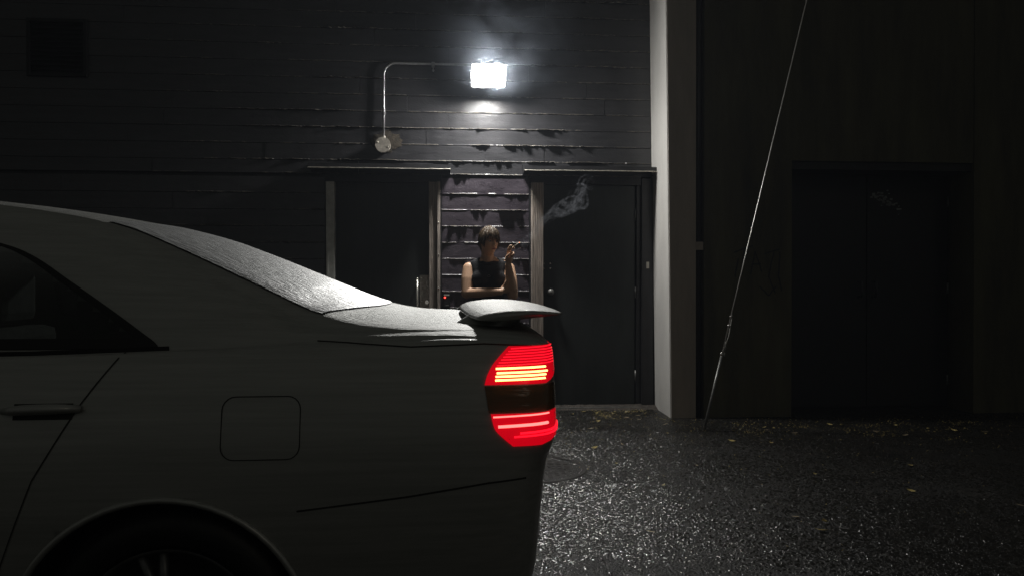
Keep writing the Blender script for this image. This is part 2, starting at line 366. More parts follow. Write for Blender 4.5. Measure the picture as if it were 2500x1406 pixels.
def fin(x, row):
    """how far the paint and mortar fin under a board stands out (m)"""
    a = nz(x * 1.7, row * 7.3, 1.1); b = abs(nz(x * 9, row * 3.1, 2.2)); c = abs(nz(x * 34, row * 5.7, 3.3)); d = abs(nz(x * 90, row * 2.7, 5.3))
    f = .0030 + max(0, a + .10) * (b ** 1.5 * .16 + max(0, c - .12) * .11 + max(0, d - .2) * .03)
    if nz(x * 6, row * 11.3, 9) < -.12: f *= .2
    f *= 1.6 if -1.1 < x < 1.6 else 1
    if row == 15 and -.1 < x < .75: f *= .35
    side = min(1, max(.03, 1 - (abs(x - .2) - 1.3) / 1.7))
    return min(f * side, .048)
H = .1468
def board(x0, x1, z0, z1, row, off, m):
    bm = bmesh.new(); n = max(4, int((x1 - x0) / (.012 if abs((x0 + x1) / 2) < 2.6 and z0 < 3.9 else .06)))
    cols = []
    for i in range(n + 1):
        x = lerp(x0 + .0012, x1 - .0012, i / n); f = fin(x, row)
        w = .0012 * nz(x * 12, row, 2); zj = .0022 * nz(x * 25, row * 2, 7)
        yf = WY - off + w
        pr = [(WY + .02, z1 - .001), (yf, z1 - .004 + zj), (yf + .001, (z0 + z1) / 2), (yf, z0 + .012),
              (yf - f * .85, z0 + .0065 + zj), (yf - f, z0 + .0035 + zj), (yf - f * .6, z0 + .0005), (yf + .004, z0 - .0025), (WY + .02, z0 + .001)]
        cols.append([bm.verts.new((x, y, z)) for y, z in pr])
    for a, b in zip(cols, cols[1:]):
        for k in range(len(a) - 1): bm.faces.new((a[k], a[k + 1], b[k + 1], b[k]))
    bm.faces.new(cols[0]); bm.faces.new(cols[-1][::-1])
    o = mesh_obj('board', bm, m, WB)
    o.data.materials.append(M['ridge'])
    for p in o.data.polygons:
        c = p.center
        if abs(c.z - (z0 + .0055)) < .0035 and c.y < WY - off - .002: p.material_index = 1
    return o
rb = random.Random(11)
row = 0; z = .04
zoff = (1.801 - .04) % H
z = .04 + zoff - H
while z < 5.15:
    z0, z1 = max(z, -.1), min(z + H, 5.199)
    spans = [(-7.2, 1.925)]
    if z0 < 2.12:
        if z1 > 2.125: z1a = z1
        spans = [(-7.2, OPEN[0][0]), (OPEN[0][1] + .0, OPEN[1][0])]
        if z1 > 2.12 + .07: spans = [(-7.2, 1.925)]; z0 = max(z0, 2.122)
    for (a, b) in spans:
        x = a
        while x < b - .01:
            L_ = rb.uniform(1.3, 2.6) if b - a > 2 else (b - a if rb.random() < .6 else rb.uniform(.35, .55) * (b - a))
            e = min(b, x + L_)
            if b - e < .18: e = b
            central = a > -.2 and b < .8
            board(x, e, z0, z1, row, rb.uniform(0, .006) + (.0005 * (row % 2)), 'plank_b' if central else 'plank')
            x = e
    row += 1; z += H

def door_unit():
    # left doors ------------------------------------------------
    d = mesh_obj('door', B(-1.035, -.205, WY + .035, WY + .08, .02, 2.052, bev=.003), 'black_door', WB); d['label'] = 'flat black steel door of the left opening'
    # pull bar
    bm = T([(-.306, WY + .034, 1.15), (-.306, WY - .03, 1.15)], .007); tube(bm, [(-.306, WY + .034, .74), (-.306, WY - .03, .74)], .007)
    tube(bm, [(-.306, WY - .035, 1.185), (-.306, WY - .035, .70)], .011, 12); ellip(bm, (-.306, WY - .035, 1.185), (.0125, .0125, .012))
    mesh_obj('pull_bar', bm, 'chrome', d, True)
    bm = B(-.286, -.194, WY + .028, WY + .0345, .86, 1.218, bev=.002)
    for zz in (.9, .98, 1.19):
        for xx in (-.272, -.215): ellip(bm, (xx, WY + .027, zz), (.006, .004, .006), u=10, v=6)
    mesh_obj('latch_guard', bm, 'scratched', d)
    bm = bmesh.new(); cyl_y(bm, -.222, WY + .012, WY + .029, .975, .017); mesh_obj('lock_cylinder', bm, 'chrome', d)
    # jambs
    f = mesh_obj('door_frame', B(-1.111, -1.037, WY - .035, WY + .09, -.05, 2.048, bev=.003), 'jamb_steel', WB); f['label'] = 'pale grey steel jamb of the left door'
    bm = B(-1.098, -1.092, WY - .041, WY - .034, -.04, 2.04); mesh_obj('frame_bead', bm, 'jamb_steel', f)
    f = mesh_obj('door_frame', B(-.203, -.128, WY - .020, WY + .09, -.05, 2.056, bev=.003), 'weathered', WB); f['label'] = 'weathered wooden jamb right of the left door'
    bm = bmesh.new()
    for i in range(4): box(bm, -.196 + i * .017, -.187 + i * .017, WY - .024, WY - .019, -.04, 2.05)
    mesh_obj('fluting', bm, 'weathered', f)
    bm = B(-.126, -.100, WY - .048, WY + .02, -.05, 2.056, bev=.002)
    mesh_obj('edge_strip', bm, 'weathered', f)
    for zz in (1.69, 1.40, 1.10, .8, .5):
        bm = bmesh.new(); ellip(bm, (-.113, WY - .049, zz), (.006, .004, .006), u=10, v=6); mesh_obj('bolt_head', bm, 'chrome', f)
    mesh_obj('corner_post', B(-.098, -.086, WY - .030, WY + .02, -.05, 2.10), 'black_trim', WB)
    mesh_obj('door_header', B(-1.125, -.086, WY - .012, WY + .09, 2.050, 2.121, bev=.002), 'black_trim', WB)
    # right door -----------------------------------------------
    f = mesh_obj('door_frame', B(.722, .836, WY - .040, WY + .09, -.05, 2.058, bev=.004), 'weathered', WB); f['label'] = 'ribbed weathered wooden jamb left of the right door'
    bm = bmesh.new()
    for i in range(6): box(bm, .729 + i * .018, .738 + i * .018, WY - .045, WY - .039, -.04, 2.05)
    mesh_obj('fluting', bm, 'weathered', f)
    mesh_obj('corner_post', B(.706, .720, WY - .030, WY + .02, -.05, 2.10), 'black_trim', WB)
    d = mesh_obj('door', B(.840, 1.700, WY + .035, WY + .08, .02, 2.046, bev=.003), 'black_door', WB); d['label'] = 'flat black steel door beside the pale pilaster'
    mesh_obj('door_frame', B(1.708, 1.745, WY + .005, WY + .09, -.05, 2.056, bev=.003), 'black_trim', WB)
    mesh_obj('door_frame', B(1.747, 1.855, WY - .03, WY + .09, -.05, 2.110, bev=.004), 'black_trim', WB)
    mesh_obj('corner_post', B(1.857, 1.925, WY - .004, WY + .09, -.05, 2.12), 'black_trim', WB)
    mesh_obj('door_header', B(.721, 1.745, WY - .012, WY + .09, 2.048, 2.121, bev=.002), 'black_trim', WB)
    for zz in (1.78, 1.06, .28):
        bm = bmesh.new(); tube(bm, [(1.704, WY + .026, zz - .055), (1.704, WY + .026, zz + .055)], .009); mesh_obj('hinge', bm, 'dull_steel', d, True)
    for xx, zz in ((.846, 1.325), (.846, 1.280), (.905, 1.325), (.905, 1.280)):
        bm = bmesh.new(); ellip(bm, (xx, WY + .031, zz), (.0085, .009, .0085), u=12, v=8); mesh_obj('bolt_head', bm, 'chrome', d, True)
    bm = bmesh.new(); cyl_y(bm, .905, WY - .002, WY + .034, 1.065, .028); ellip(bm, (.905, WY - .03, 1.065), (.03, .022, .03)); mesh_obj('door_knob', bm, 'dull_steel', d, True)
    mesh_obj('threshold', B(.706, 1.855, WY - .06, WY + .09, -.03, .015, bev=.004), 'dull_steel', WB)
    mesh_obj('threshold', B(-1.125, -.086, WY - .06, WY + .09, -.03, .016, bev=.004), 'dull_steel', WB)
    # keypad on the far frame
    mesh_obj('strike_plate', B(1.79, 1.815, WY - .036, WY - .03, 1.28, 1.34), 'white_label', WB)
door_unit()
def canopy(x0, x1, lab):
    bm = bmesh.new(); n = 40; cols = []
    for i in range(n + 1):
        x = lerp(x0, x1, i / n); s = .006 * nz(x * 1.4, x0, 3) + .002 * nz(x * 9, 1, x0)
        pr = [(WY + .02, 2.212), (WY - .03, 2.206), (WY - .185, 2.190), (WY - .190, 2.148), (WY - .186, 2.186), (WY - .03, 2.200), (WY + .02, 2.205)]
        pr = [(WY + .02, 2.214), (WY - .02, 2.208), (WY - .175, 2.188), (WY - .180, 2.146), (WY - .174, 2.146), (WY - .169, 2.182), (WY - .02, 2.201), (WY + .02, 2.206)]
        cols.append([bm.verts.new((x, y, zz + s * (1 if y < WY - .1 else .3))) for y, zz in pr])
    for a, b in zip(cols, cols[1:]):
        for k in range(len(a)): bm.faces.new((a[k], a[(k + 1) % len(a)], b[(k + 1) % len(a)], b[k]))
    bm.faces.new(cols[0]); bm.faces.new(cols[-1][::-1])
    c = mesh_obj('door_canopy', bm, 'black_trim', WB); c['label'] = lab
    bm = bmesh.new(); pts = []
    for i in range(n + 1):
        x = lerp(x0, x1, i / n); s = .006 * nz(x * 1.4, x0, 3) + .002 * nz(x * 9, 1, x0); pts.append((x, WY - .186, 2.143 + s))
    tube(bm, [(p[0], p[1] - .004, p[2] + .002) for p in pts], .0052, 8)
    mesh_obj('drip_lip', bm, 'lip', c)
    bm = bmesh.new()
    for xe in (x0, x1):
        v = [bm.verts.new((xe + (.001 if xe == x0 else -.001), y, zz)) for y, zz in ((WY - .0, 2.205), (WY - .172, 2.186), (WY - .176, 2.148), (WY - .0, 2.125))]
        e = bmesh.ops.extrude_face_region(bm, geom=[bm.faces.new(v)]); bmesh.ops.translate(bm, verts=[q for q in e['geom'] if isinstance(q, bmesh.types.BMVert)], vec=(.004 if xe == x0 else -.004, 0, 0))
    mesh_obj('end_plate', bm, 'black_trim', c)
canopy(-1.24, -.007, 'long black drip canopy over the left door'); canopy(.645, 1.852, 'black drip canopy over the right door')

# louvred vent, upper left
def vent():
    t = mesh_obj('vent', B(-3.615, -3.17, WY - .012, WY + .016, 2.955, 3.40), 'void', WB); t['label'] = 'square louvred vent high on the black boarded wall'
    bm = bmesh.new()
    for a in ((-3.64, -3.612, 2.93, 3.425), (-3.173, -3.145, 2.93, 3.425)): box(bm, a[0], a[1], WY - .03, WY, a[2], a[3])
    box(bm, -3.611, -3.174, WY - .03, WY, 2.93, 2.958); box(bm, -3.611, -3.174, WY - .03, WY, 3.397, 3.425)
    mesh_obj('vent_frame', bm, 'void', t)
    for k in range(11):
        bm = bmesh.new(); r = bmesh.ops.create_cube(bm, size=1)
        bmesh.ops.transform(bm, verts=r['verts'], matrix=Matrix.Translation((-3.3925, WY - .022, 2.982 + k * .0395)) @ Matrix.Rotation(R(35), 4, 'X') @ Matrix.Diagonal((.43, .026, .003, 1)))
        mesh_obj('slat', bm, 'void', t)
vent()

# ------------------------------------------------------------------ floodlight, conduit, reader
def floodlight():
    cx, cy, cz = .322, 6.41, 2.945
    t = thing('floodlight', (cx, WY, 3.0), 'lit white wall floodlight on the black boards above the smoker', 'floodlight')
    rot = Matrix.Rotation(R(32), 4, 'X')     # glass faces outwards and down
    X = Matrix.Translation((cx, cy, cz)) @ rot
    def place(bm): bmesh.ops.transform(bm, matrix=X, verts=bm.verts); return bm
    hw, hh = .140, .094
    bm = bmesh.new()
    # housing: open tray flaring towards the glass, local -y is outwards
    prof = [(-hw - .012, -hh - .012, -.012), (-hw - .012, -hh - .012, .02), (-.10, -.07, .12)]
    rings = []
    for a, b, y in prof: rings.append([bm.verts.new((sx * a, y, sz * b)) for sx, sz in ((1, 1), (-1, 1), (-1, -1), (1, -1))])
    inner = [bm.verts.new((sx * -(hw + .002), -.012, sz * -(hh + .002))) for sx, sz in ((1, 1), (-1, 1), (-1, -1), (1, -1))]
    inner2 = [bm.verts.new((sx * -(hw + .002), .004, sz * -(hh + .002))) for sx, sz in ((1, 1), (-1, 1), (-1, -1), (1, -1))]
    for a, b in ((inner2, inner), (inner, rings[0]), (rings[0], rings[1]), (rings[1], rings[2])):
        for k in range(4): bm.faces.new((a[k], a[(k + 1) % 4], b[(k + 1) % 4], b[k]))
    bm.faces.new(rings[2])
    bmesh.ops.recalc_face_normals(bm, faces=bm.faces)
    mesh_obj('housing', place(bm), 'lamp_body', t)
    # bulged prismatic glass
    bm = bmesh.new(); n = 12; g = []
    for j in range(n + 1):
        r_ = []
        for i in range(n + 1):
            u, v = i / n * 2 - 1, j / n * 2 - 1
            r_.append(bm.verts.new((u * (hw - .002), -.012 - .055 * (1 - abs(u) ** 5) * (1 - abs(v) ** 5), v * (hh - .002))))
        g.append(r_)
    for j in range(n):
        for i in range(n): bm.faces.new((g[j][i], g[j][i + 1], g[j + 1][i + 1], g[j + 1][i]))
    mesh_obj('glass', place(bm), 'lamp_glass', t, True)
    bm = bmesh.new(); box(bm, cx - .05, cx + .05, WY - .035, WY + .0, cz - .02, cz + .07, bev=.004); tube(bm, [(cx, WY - .03, cz + .05), (cx, WY - .13, cz + .055), (cx, cy + .06, cz + .03)], .02, 12)
    mesh_obj('wall_bracket', bm, 'lamp_body', t)
    bm = bmesh.new()
    for sx in (-1, 1): box(bm, sx * (hw + .012) - .004, sx * (hw + .012) + .004, -.018, .03, -.03, .03)
    mesh_obj('hinge_clip', place(bm), 'lamp_body', t)
    return cx, cy, cz
floodlight()
def conduit():
    t = thing('conduit_pipe', (-.6, WY, 2.37), 'thin bent metal conduit running from round box up to the floodlight', 'conduit')
    y = WY - .045; pts = [(.24, y, 3.105), (-.49, y, 3.105)]
    for k in range(1, 9):
        a = k / 9 * math.pi / 2; pts.append((-.49 - .11 * math.sin(a), y, 3.105 - .11 * (1 - math.cos(a))))
    pts += [(-.6, y, 2.99), (-.6, y, 2.66), (-.6, y, 2.43)]
    mesh_obj('pipe', T(pts, .0105, 12), 'galv', t, True)
    mesh_obj('coupling', T([(-.6, y, 2.70), (-.6, y, 2.64)], .0145, 12), 'galv', t, True)
    bm = B(-.176, -.146, y - .014, WY - .002, 3.085, 3.119); box(bm, -.167, -.155, y - .013, y + .02, 3.04, 3.085); ellip(bm, (-.161, y - .013, 3.045), (.011, .008, .012)); mesh_obj('strap', bm, 'galv', t)
    bm = bmesh.new(); cyl_y(bm, -.605, WY - .075, WY - .01, 2.372, .064, 32)
    tube(bm, [(-.6, y, 2.43), (-.6, y, 2.45)], .018, 12)
    b = mesh_obj('junction_box', bm, 'boxpaint', t, False)
    bm = bmesh.new(); cyl_y(bm, -.605, WY - .081, WY - .0745, 2.372, .067, 32)
    for sx in (-1, 1): ellip(bm, (-.605 + sx * .045, WY - .082, 2.372 - sx * .02), (.006, .004, .006), u=10, v=6)
    mesh_obj('lid', bm, 'boxpaint', b)
    # unpainted patch round the box, a ragged thin sheet
    bm = bmesh.new(); n = 28; c = bm.verts.new((-.59, WY - .0165, 2.40)); ring = []
    for k in range(n):
        a = 2 * math.pi * k / n; r_ = (.13 if math.sin(a) > -.3 else .10) * (1 + .35 * nz(3 * math.cos(a), 3 * math.sin(a), 5)); ring.append(bm.verts.new((-.585 + 1.05 * r_ * math.cos(a), WY - .0095, 2.40 + r_ * math.sin(a) * .85)))
    for k in range(n): bm.faces.new((c, ring[k], ring[(k + 1) % n]))
    mesh_obj('filler_patch', bm, 'patch', t)
conduit()
def reader():
    t = thing('card_reader', (-.04, WY, .99), 'small black card reader with a red light low on the boards', 'card reader')
    mesh_obj('reader_body', B(-.072, -.010, WY - .045, WY - .012, .930, 1.050, bev=.004), 'black_plastic', t)
    mesh_obj('reader_label', B(-.066, -.018, WY - .049, WY - .0445, 1.034, 1.046), 'white_label', t)
    bm = bmesh.new(); ellip(bm, (-.058, WY - .046, 1.018), (.0075, .005, .0065)); mesh_obj('indicator', bm, 'led', t)
    mesh_obj('maker_badge', B(-.052, -.022, WY - .048, WY - .0445, .944, .952), 'dull_steel', t)
reader()

# ------------------------------------------------------------------ right-hand building
RB = thing('concrete_building', (4, RY, 0), 'dark olive concrete building with a pale pilaster and unlit doorway', 'building')
def right_building():
    # pilaster: lit flank, brown front; leans very slightly
    def slab(x0b, x1b, x0t, x1t, y0, y1, z0, z1, m, name):
        bm = bmesh.new()
        v = [bm.verts.new(p) for p in ((x0b, y0, z0), (x1b, y0, z0), (x1b, y1, z0), (x0b, y1, z0), (x0t, y0, z1), (x1t, y0, z1), (x1t, y1, z1), (x0t, y1, z1))]
        for f in ((3, 2, 1, 0), (4, 5, 6, 7), (0, 1, 5, 4), (1, 2, 6, 5), (2, 3, 7, 6), (3, 0, 4, 7)): bm.faces.new([v[i] for i in f])
        bmesh.ops.bevel(bm, geom=[e for e in bm.edges if abs(e.verts[0].co.z - e.verts[1].co.z) > 1], offset=.006, segments=2, affect='EDGES')
        return mesh_obj(name, bm, m, RB)
    H_ = 5.6
    p = slab(1.878, 2.095, 1.80, 2.09, RY, WY + .3, -.15, H_, 'pilaster', 'pilaster'); p['label'] = 'pale concrete pilaster lit down its left flank'
    bm = bmesh.new(); v = [bm.verts.new(q) for q in ((1.886, RY - .004, -.1), (2.095, RY - .004, -.1), (2.09, RY - .004, H_ - .01), (1.810, RY - .004, H_ - .01))]
    f = bm.faces.new(v); e = bmesh.ops.extrude_face_region(bm, geom=[f]); bmesh.ops.translate(bm, verts=[q for q in e['geom'] if isinstance(q, bmesh.types.BMVert)], vec=(0, .002, 0))
    mesh_obj('brown_front_sheet', bm, 'front_brown', p)  # thin sheet over the front, browner than the flank
    mesh_obj('recessed_joint', B(2.096, 2.168, RY + .10, RY + .4, -.15, H_), 'void', RB)
    pp = mesh_obj('downpipe', T([(2.132, RY + .05, -.02), (2.132, RY + .05, H_ - .1)], .028, 14), 'void', RB, True)
    mesh_obj('pipe_strap', B(2.100, 2.166, RY + .012, RY + .03, 1.43, 1.50, bev=.003), 'front_brown', pp)
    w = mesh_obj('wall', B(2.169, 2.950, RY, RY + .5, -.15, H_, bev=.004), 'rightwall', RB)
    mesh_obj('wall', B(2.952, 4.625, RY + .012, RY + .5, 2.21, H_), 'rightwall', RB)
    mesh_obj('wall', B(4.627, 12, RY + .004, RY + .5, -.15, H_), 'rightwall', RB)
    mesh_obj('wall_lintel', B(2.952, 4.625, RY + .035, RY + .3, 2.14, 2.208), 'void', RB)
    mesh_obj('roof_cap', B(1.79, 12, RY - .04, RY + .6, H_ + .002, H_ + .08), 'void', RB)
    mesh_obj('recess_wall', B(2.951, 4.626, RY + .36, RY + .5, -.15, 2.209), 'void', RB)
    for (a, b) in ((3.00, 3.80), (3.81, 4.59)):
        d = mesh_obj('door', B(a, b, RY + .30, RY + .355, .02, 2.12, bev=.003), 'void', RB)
        if a == 3.81: bm = bmesh.new(); tube(bm, [(a + .06, RY + .25, 1.02), (a + .06, RY + .25, 1.16)], .01)
        else: bm = bmesh.new(); tube(bm, [(b - .07, RY + .25, 1.02), (b - .07, RY + .25, 1.16)], .01)
        for zz in (1.02, 1.16): tube(bm, [((a + .06) if a == 3.81 else (b - .07), RY + .25, zz), ((a + .06) if a == 3.81 else (b - .07), RY + .302, zz)], .008)
        mesh_obj('pull_handle', bm, 'black_trim', d, True)
        for zz in (.25, 1.1, 1.9): mesh_obj('hinge', T([((3.004 if a < 3.5 else 4.586), RY + .292, zz - .05), ((3.004 if a < 3.5 else 4.586), RY + .292, zz + .05)], .009), 'dull_steel', d, True)
    # pale smears on the door
    bm = bmesh.new(); r_ = random.Random(3)
    for k in range(46):
        x = 3.98 + r_.gauss(0, .07); z_ = 1.93 - (x - 3.93) * .45 + r_.gauss(0, .03); s = r_.uniform(.004, .014)
        box(bm, x - s, x + s, RY + .2975, RY + .2995, z_ - s * .6, z_ + s * .6)
    o = mesh_obj('scuff_mark', bm, 'white_scuff', RB); o['kind'] = 'stuff'
    # scrawled tag, thin spray strokes on the wall
    strokes = [[(2.43, 1.41), (2.60, 1.47)], [(2.52, 1.44), (2.50, 1.22)], [(2.58, 1.22), (2.62, 1.42), (2.68, 1.24)], [(2.59, 1.31), (2.67, 1.31)],
               [(2.70, 1.40), (2.84, 1.44)], [(2.79, 1.43), (2.74, 1.20), (2.80, 1.06)], [(2.84, 1.42), (2.83, 1.2), (2.86, 1.08)], [(2.47, 1.36), (2.44, 1.2)], [(2.66, 1.12), (2.74, 1.04), (2.81, 1.12)]]
    for s in strokes:
        bm = bmesh.new()
        pts = []
        for a, b in zip(s, s[1:]):
            for k in range(7): t = k / 6; pts.append((lerp(a[0], b[0], t) + .006 * nz(t * 3, a[0] * 9), RY, lerp(a[1], b[1], t) + .006 * nz(t * 3, b[1] * 9, 5)))
        for a, b in zip(pts, pts[1:]):
            if a == b: continue
            d = Vector((b[0] - a[0], 0, b[2] - a[2]));
            if d.length < 1e-4: continue
            nrm = Vector((-d.z, 0, d.x)).normalized() * .006
            q = [Vector(a) + nrm, Vector(a) - nrm, Vector(b) - nrm, Vector(b) + nrm]
            bm.faces.new([bm.verts.new((p.x, RY - .0025, p.z)) for p in q])
        mesh_obj('graffiti_stroke', bm, 'graffiti', w)
right_building()

# guy wire ---------------------------------------------------------
def guy():
    t = thing('guy_wire', (1.985, 5.66, 0), 'taut steel guy wire slanting up from a ground anchor before the wall', 'guy wire')
    a = Vector((1.975, 5.66, -.05)); d = Vector((2.936 - 2.003, (RY - 5.66) * .42, 3.433 + .021)); 
    P = lambda s: Vector((1.985, 5.66, 0)) + d * s
    top = P(5.5 / 3.454)
    mesh_obj('anchor_rod', T([P(-.02), P(.165)], .0105, 10), 'dull_steel', t, True)
    bm = bmesh.new(); ellip(bm, P(.168), (.016, .012, .022)); tube(bm, [P(.17) + Vector((.012, 0, 0)), P(.185) + Vector((.016, 0, 0)), P(.2)], .005)
    box(bm, P(.173).x + .006, P(.173).x + .032, 5.72, 5.74, P(.173).z - .035, P(.173).z - .005, bev=.003)
    mesh_obj('turnbuckle', bm, 'chrome', t, True)
    mesh_obj('cable', T([P(.17), P(.4), P(.7), P(1.0), top], .0050, 8), 'steel_wire', t, True)
    mesh_obj('cable_tail', T([P(.17) + Vector((-.004, -.01, 0)), P(.21) + Vector((.016, -.01, 0)), P(.25) + Vector((.008, -.006, 0)), P(.262)], .0035, 8), 'steel_wire', t, True)
    for s in (.235, .255): bm = bmesh.new(); ellip(bm, P(s), (.012, .012, .010), u=10, v=8); mesh_obj('clamp', bm, 'chrome', t, True)
    bm = bmesh.new(); tube(bm, [top, Vector((top.x + .02, RY + .01, top.z + .01))], .008); mesh_obj('wall_eye', bm, 'dull_steel', t, True)
guy()

# ------------------------------------------------------------------ the car
XR = .272
zr = table([(.272, .93), (.266, .985), (.25, 1.01), (.2, 1.026), (.1, 1.036), (0, 1.044), (-.1, 1.052), (-.217, 1.076), (-.427, 1.158), (-.704, 1.268), (-.84, 1.315), (-.975, 1.346), (-1.242, 1.388), (-1.505, 1.412), (-1.9, 1.424), (-2.2, 1.40), (-2.45, 1.31), (-2.75, 1.15), (-3.05, .99), (-3.6, .92), (-4.0, .80), (-4.10, .68), (-4.12, .6)])
ze = table([(.272, .925), (.266, .975), (.25, 1.0), (.2, 1.016), (.1, 1.024), (0, 1.028), (-.1, 1.028), (-.217, 1.030), (-.35, 1.052), (-.45, 1.097), (-.542, 1.142), (-.74, 1.236), (-.864, 1.289), (-1.0, 1.322), (-1.25, 1.352), (-1.9, 1.385), (-2.2, 1.36), (-2.5, 1.24), (-2.8, 1.07), (-3.05, .965), (-3.6, .885), (-4.0, .77), (-4.10, .66), (-4.12, .59)])
ye = table([(.272, .66), (-.1, .69), (-.35, .665), (-.54, .63), (-.864, .575), (-1.25, .56), (-1.9, .56), (-2.2, .57), (-2.5, .60), (-2.9, .67), (-3.2, .70), (-4.12, .62)])
zb = table([(.272, .915), (.266, .958), (.25, .982), (.2, .992), (.1, .998), (0, 1.0), (-.157, .994), (-.667, .980), (-1.0, .972), (-1.9, .955), (-2.8, .93), (-3.2, .89), (-4.0, .74), (-4.12, .56)])
ww = table([(.272, .58), (.270, .66), (.266, .72), (.258, .765), (.245, .795), (.225, .818), (.19, .833), (.12, .842), (0, .846), (-.67, .85), (-2, .85), (-3.3, .84), (-3.8, .79), (-4.0, .68), (-4.08, .5), (-4.12, .3)])
zl = table([(.272, .46), (.265, .38), (.25, .32), (.2, .26), (.1, .21), (0, .19), (-3.8, .19), (-4.05, .26), (-4.12, .36)])
YC = 2.6
def ctrl(x):
    w = ww(x) / .85; b = zl(x); t = zb(x); L_ = lambda f: b + (t - b) * f
    e, r = ze(x), zr(x); y8 = .752; yy = ye(x)
    pts = [(0, b), (.70, b), (.80, b + .02), (.835, L_(.20)), (.848, L_(.38)), (.850, L_(.56)), (.838, L_(.76)), (.812, L_(.91)), (.775, t), (y8, t + .012),
           (lerp(y8, yy, .45) + .012, lerp(t + .012, e, .5)), (yy + .02, e - .012 if e - t > .1 else lerp(t + .012, e, .85)), (yy - .03, lerp(e, r, .35) ), (yy * .55, lerp(e, r, .80)), (0, r)]
    return [(a * w, c) for a, c in pts]
TUCK = table([(.2, .115), (.32, .075), (.45, .048), (.6, .036), (.70, .024), (.76, 0)])
_cc = {}
def S_(x, t):
    """point on the near half of the body: x along, t = 0 (sill centre) .. 14 (roof centre)"""
    k = round(x, 5)
    if k not in _cc: _cc[k] = ctrl(x)
    P = _cc[k]; n = len(P) - 1; t = min(max(t, 0), n - 1e-6); i = int(t); f = t - i
    def g(j):
        if j < 0: return (-P[1][0], P[1][1])
        if j > n: return (-P[n - 1][0], P[n - 1][1])
        return P[j]
    p0, p1, p2, p3 = g(i - 1), g(i), g(i + 1), g(i + 2)
    o = []
    for q in (0, 1):
        a, b, c, d = p0[q], p1[q], p2[q], p3[q]
        m1 = (c - a) * .42; m2 = (d - b) * .42
        o.append((2*f**3 - 3*f*f + 1) * b + (f**3 - 2*f*f + f) * m1 + (-2*f**3 + 3*f*f) * c + (f**3 - f*f) * m2)
    if x > -.3 and o[1] < .76:      # the bumper tucks in under the lights
        x -= TUCK(o[1]) * ((x + .3) / .572) ** 2
    return Vector((x, YC - o[0], o[1]))
def side(x, zz, off=0.):
    lo, hi = 1.6, 12.
    for _ in range(26):
        m = (lo + hi) / 2
        if S_(x, m).z < zz: lo = m
        else: hi = m
    p = S_(x, lo)
    if off:
        e = .004; a = S_(x + (e if x < .265 else -e), lo) - p; a = a if x < .265 else -a
        b = S_(x, lo + .05) - p; n = a.cross(b)
        n.normalize()
        if n.y > 0: n = -n
        p = p + n * off
    return p
def roof(x, dy, off=0.):
    """dy from the centre, + is the near side; over the greenhouse and deck"""
    s = abs(dy); lo, hi = 8.2, 14.
    for _ in range(26):
        m = (lo + hi) / 2
        if YC - S_(x, m).y > s: lo = m
        else: hi = m
    p = S_(x, lo)
    if off:
        a = S_(x + .004, lo) - p; q = S_(x, min(lo + .05, 13.99)); b = q - p
        if b.length < 1e-5: b = Vector((0, 1, 0))
        n = a.cross(b); n.normalize()
        if n.z < 0: n = -n
        p = p + n * off
    if dy < 0: p = Vector((p.x, 2 * YC - p.y, p.z))
    return p
def mirror(bm):
    d = bmesh.ops.duplicate(bm, geom=bm.verts[:] + bm.edges[:] + bm.faces[:])
    vs = [g for g in d['geom'] if isinstance(g, bmesh.types.BMVert)]
    for v in vs: v.co.y = 2 * YC - v.co.y
    bmesh.ops.reverse_faces(bm, faces=[g for g in d['geom'] if isinstance(g, bmesh.types.BMFace)])
def mirrored_copy(bm_src):
    b2 = bm_src.copy()
    for v in b2.verts: v.co.y = 2 * YC - v.co.y
    bmesh.ops.reverse_faces(b2, faces=b2.faces); return b2
CAR = thing('car', (-1.9, YC, 0), 'wet silver sedan with rear wing and lit red tail lights passing in front', 'car')
WH = [(-.668, .312), (-3.28, .312)]; WR = .336
qx = table([(.985, -.700), (1.0, -.712), (1.03, -.755), (1.09, -.845), (1.15, -.94), (1.23, -1.08), (1.275, -1.24)])   # rear edge of rear side window
fx = table([(.96, -2.86), (1.1, -2.62), (1.2, -2.43), (1.3, -2.2)])
